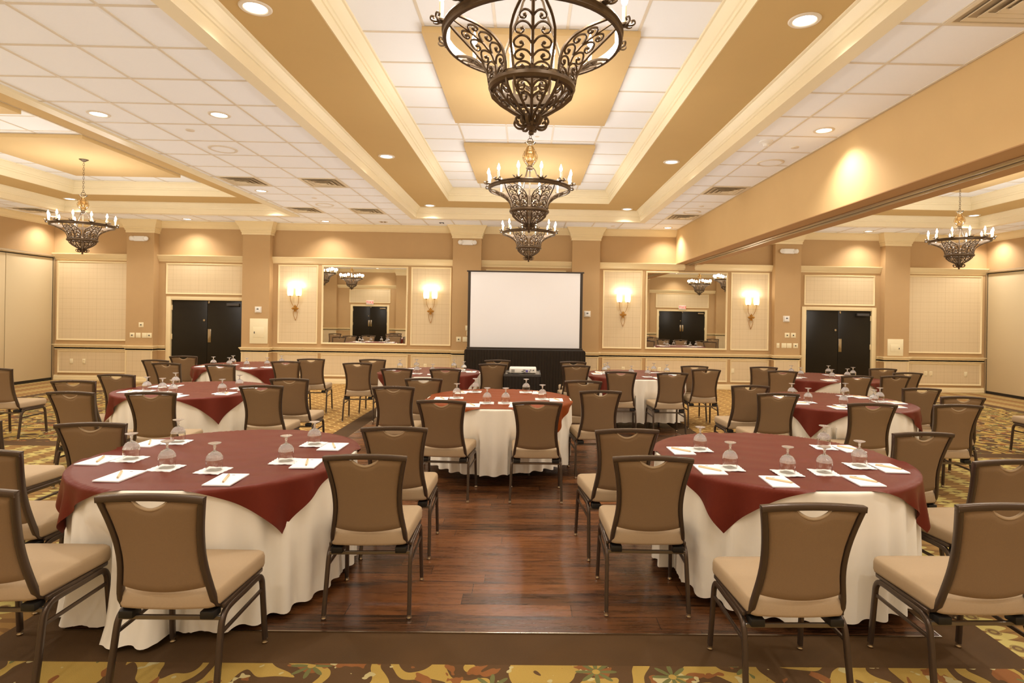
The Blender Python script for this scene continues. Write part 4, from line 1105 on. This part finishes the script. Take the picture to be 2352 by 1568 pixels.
for (k, cx, cy, nm, hem, rot) in TT:
    zt = TZ + .0055
    items = sorted(G[k], key=lambda p: (cx + p[0]) / (cy + p[1]))
    for i, (dx, dy) in enumerate(items):
        if g0 is None: g0 = make_goblet(); n0 = make_napkin(); a, b = g0, n0
        else: a = copy_tree(g0); b = n0.copy(); C.objects.link(b)
        b.location = (cx + dx, cy + dy, zt); b.rotation_euler = (0, 0, random.uniform(-.12, .12))
        a.location = (cx + dx + .003, cy + dy + .004, zt + .005)
        tag(b, 'paper napkin, %s on the %s' % (ORD[i], nm), 'napkin', 'napkins under the goblets')
        tag(a, 'upside-down goblet, %s on the %s' % (ORD[i], nm), 'glass', 'upside-down goblets')
    if k in PD: pads = PD[k]
    else:
        pads = []
        for dx, dy in G[k]:
            x = dx + (-.13 if dx < 0 else .13); y = dy - (.15 if abs(dx) < .35 and dy < 0 else .07)
            r = math.hypot(x, y); m_ = min(1, .64 / r); pads.append((x * m_, y * m_))
    pads = sorted(pads, key=lambda p: (cx + p[0]) / (cy + p[1]))
    for i, (dx, dy) in enumerate(pads):
        if p0 is None: p0 = make_pad(); q0 = make_pen(); a, b = p0, q0
        else: a = copy_tree(p0); b = copy_tree(q0)
        rz = random.uniform(-.06, .06)
        a.location = (cx + dx, cy + dy, zt); a.rotation_euler = (0, 0, rz)
        left = cx < 0
        b.location = (cx + dx + random.uniform(-.008, .008), cy + dy, zt + .006)
        b.rotation_euler = (0, 0, (math.radians(random.uniform(115, 128)) if left else math.radians(random.uniform(118, 132))) + (PI if left else 0))
        if left: b.rotation_euler = (0, 0, math.radians(random.uniform(-75, -60)))
        else: b.rotation_euler = (0, 0, math.radians(random.uniform(-52, -38)))
        tag(a, 'white notepad, %s on the %s' % (ORD[i], nm), 'notepad', 'white notepads')
        tag(b, 'tan pen on a notepad, %s on the %s' % (ORD[i], nm), 'pen', 'tan pens')

# ------------------------------------------------------------ banquet chairs
def make_chair():
    R = empty('banquet_chair')
    HWt = [(.42, .204), (.50, .190), (.56, .180), (.62, .1765), (.69, .180), (.76, .190), (.82, .202), (.878, .2150)]
    YT = [(.40, -.196), (.42, -.204), (.50, -.222), (.60, -.243), (.70, -.268), (.80, -.298), (.88, -.324)]
    hw = lambda z: lerp(z, HWt); yy = lambda z: lerp(z, YT)
    fr = MB()
    zs = [.42 + i * (.874 - .42) / 16 for i in range(17)]
    for s in (-1, 1):
        side = [Vector((s * .196, .19, .372)), Vector((s * .196, .0, .368)), Vector((s * .195, -.12, .366)), Vector((s * .194, -.165, .370)), Vector((s * .193, -.19, .387))] + [Vector((s * (hw(z) - .011), yy(z), z)) for z in zs]
        # smooth
        for _ in range(2): side = [side[0]] + [(side[i - 1] + side[i] * 2 + side[i + 1]) / 4 for i in range(1, len(side) - 1)] + [side[-1]]
        fr.sweep(side, rsec(.021, .030), (1, 0, 0))
    top = [Vector((x, yy(.872) - .006 * (1 - (x / .215) ** 2) + .001, .8665 + .012 * (1 - (x / .215) ** 2))) for x in [-.2112 + i * .4224 / 18 for i in range(19)]]
    fr.sweep(top, rsec(.025, .031, .2), (0, 0, 1))
    fr.build('back_frame', M['frame'], R, smooth=50)
    # backrest panel with a hand grip
    nu, nv = 28, 22; front = []; back_ = []
    for j in range(nv + 1):
        fr_, bk = [], []
        for i in range(nu + 1):
            u = i / nu * 2 - 1
            v = j / nv
            zb = .478 - .016 * (1 - u * u)
            x_t = u * .19
            dip = .034 * max(0, math.cos(min(1, abs(x_t) / .070) * PI / 2)) ** .8 if abs(x_t) < .070 else 0
            ztop = .8525 + .010 * (1 - u * u) - dip
            z = zb + (ztop - zb) * v
            h = hw(z) - .020
            x = u * h
            bow = (.026 - .014 * v) * (1 - u * u)
            edge = min(1, min(1 - abs(u), 1) / .10, v / .05 + .0, (1 - v) / .05)
            th = .004 + .013 * math.sqrt(max(0, min(1, edge)))
            y = yy(z) - bow
            fr_.append((x, y + th, z)); bk.append((x, y - th * .8, z))
        front.append(fr_); back_.append(bk)
    pn = MB().loops(front, ring=False); pn.loops(back_, ring=False)
    for A, B in ((front[0], back_[0]), (front[-1], back_[-1]), ([r[0] for r in front], [r[0] for r in back_]), ([r[-1] for r in front], [r[-1] for r in back_])):
        pn.loops([A, B], ring=False)
    pb = pn.build('backrest', M['back'], R, smooth=50)
    lip = [(x, yy(.83) - .012 * (1 - (x / .19) ** 2) - .006, .8535 + .010 * (1 - (x / .19) ** 2) - .035 * max(0, math.cos(min(1, abs(x) / .070) * PI / 2)) ** .8) for x in [-.069 + i * .138 / 16 for i in range(17)]]
    MB().tube(lip, .0065, 8, ref=(0, 1, 0)).build('padded_grip', M['seat'], pb)  # backrest edge in the lighter seat tone, standing in for its highlight
    # seat cushion
    n = 56
    def outline(k, dz):
        pts = []
        for i in range(n):
            q4, m4 = divmod(i, n // 4); rc = .16
            if m4 < 8: a = (q4 + (m4 + .0) / 8) * PI / 2; x, y = (1 - rc) * (1, -1, -1, 1)[q4] + rc * math.cos(a), (1 - rc) * (1, 1, -1, -1)[q4] + rc * math.sin(a)
            else:
                f_ = (m4 - 8) / (n // 4 - 8); A = (1 - rc)
                x, y = [(A * (1 - 2 * f_), 1), (-1, A * (1 - 2 * f_)), (-A * (1 - 2 * f_), -1), (1, -A * (1 - 2 * f_))][q4]
            wd = .205 + .02 * (y * .5 + .5)
            yy_ = y * .218 + .008 - (0.018 * (1 - x * x) if y < 0 else -.004 * (1 - x * x))
            pts.append((x * wd * k, yy_ * k + .004 * (1 - k), dz))
        return pts
    st = MB().loops([outline(.01, .378), outline(.93, .378), outline(.985, .383), outline(1., .395), outline(1.0, .43), outline(.985, .446), outline(.95, .454), outline(.7, .461), outline(.35, .463), outline(.01, .463)])
    st.build('seat', M['seat'], R, smooth=55)
    b = MB()
    for s in (-1, 1): b.box(s * .212 - .008, s * .212 + .008, -.17, .19, .362, .380)
    b.box(-.215, .215, .175, .20, .362, .380)
    b.build('seat_rail', M['frame'], R, bevel=.004)
    # legs
    for s in (-1, 1):
        fl_ = MB().sweep(cat([(s * .224, .215, .022), (s * .221, .203, .15), (s * .218, .193, .27), (s * .217, .187, .315), (s * .216, .168, .342), (s * .215, .135, .351), (s * .215, .02, .351)], 4), rsec(.020, .026), (1, 0, 0)).build('leg', M['frame'], R, smooth=50)
        MB().lathe([(.0001, 0), (.013, .001), (.015, .008), (.0125, .014), (.0125, .024), (.0001, .025)], 14, (s * .224, .215, 0)).build('foot_glide', M['chrome'], fl_)
        rl = MB().sweep(cat([(s * .2225, -.235, .022), (s * .220, -.212, .15), (s * .217, -.192, .27), (s * .216, -.178, .318), (s * .215, -.148, .345), (s * .215, -.10, .352), (s * .215, .02, .351)], 4), rsec(.020, .026), (1, 0, 0)).build('leg', M['frame'], R, smooth=50)
        MB().lathe([(.0001, 0), (.013, .001), (.015, .008), (.0125, .014), (.0125, .024), (.0001, .025)], 14, (s * .2225, -.235, 0)).build('foot_glide', M['chrome'], rl)
        MB().sweep([(s * .217, .192, .275), (s * .217, -.188, .268)], rsec(.012, .016), (1, 0, 0)).build('side_stretcher', M['frame'], R)
        MB().box(s * .168 - .03, s * .168 + .03, -.212, -.15, .335, .368).build('stacking_bumper', M['black_plastic'], R, bevel=.005)
    MB().sweep([(-.212, -.182, .330), (.212, -.182, .330)], rsec(.018, .014), (0, 0, 1)).build('rear_crossbar', M['steel'], R)
    return R
c0 = make_chair()
for i, (k, x, y, rz, s) in enumerate(CHR):
    o = c0 if i == 0 else copy_tree(c0)
    onwood = .006 if (-2.3 < x < 2.15 and 3.2 < y < 10.1) else 0
    o.location = (x, y, onwood); o.rotation_euler = (0, 0, math.radians(rz))
    tag(o, 'brown banquet chair, ' + s, 'chair', 'banquet chairs facing the screen')
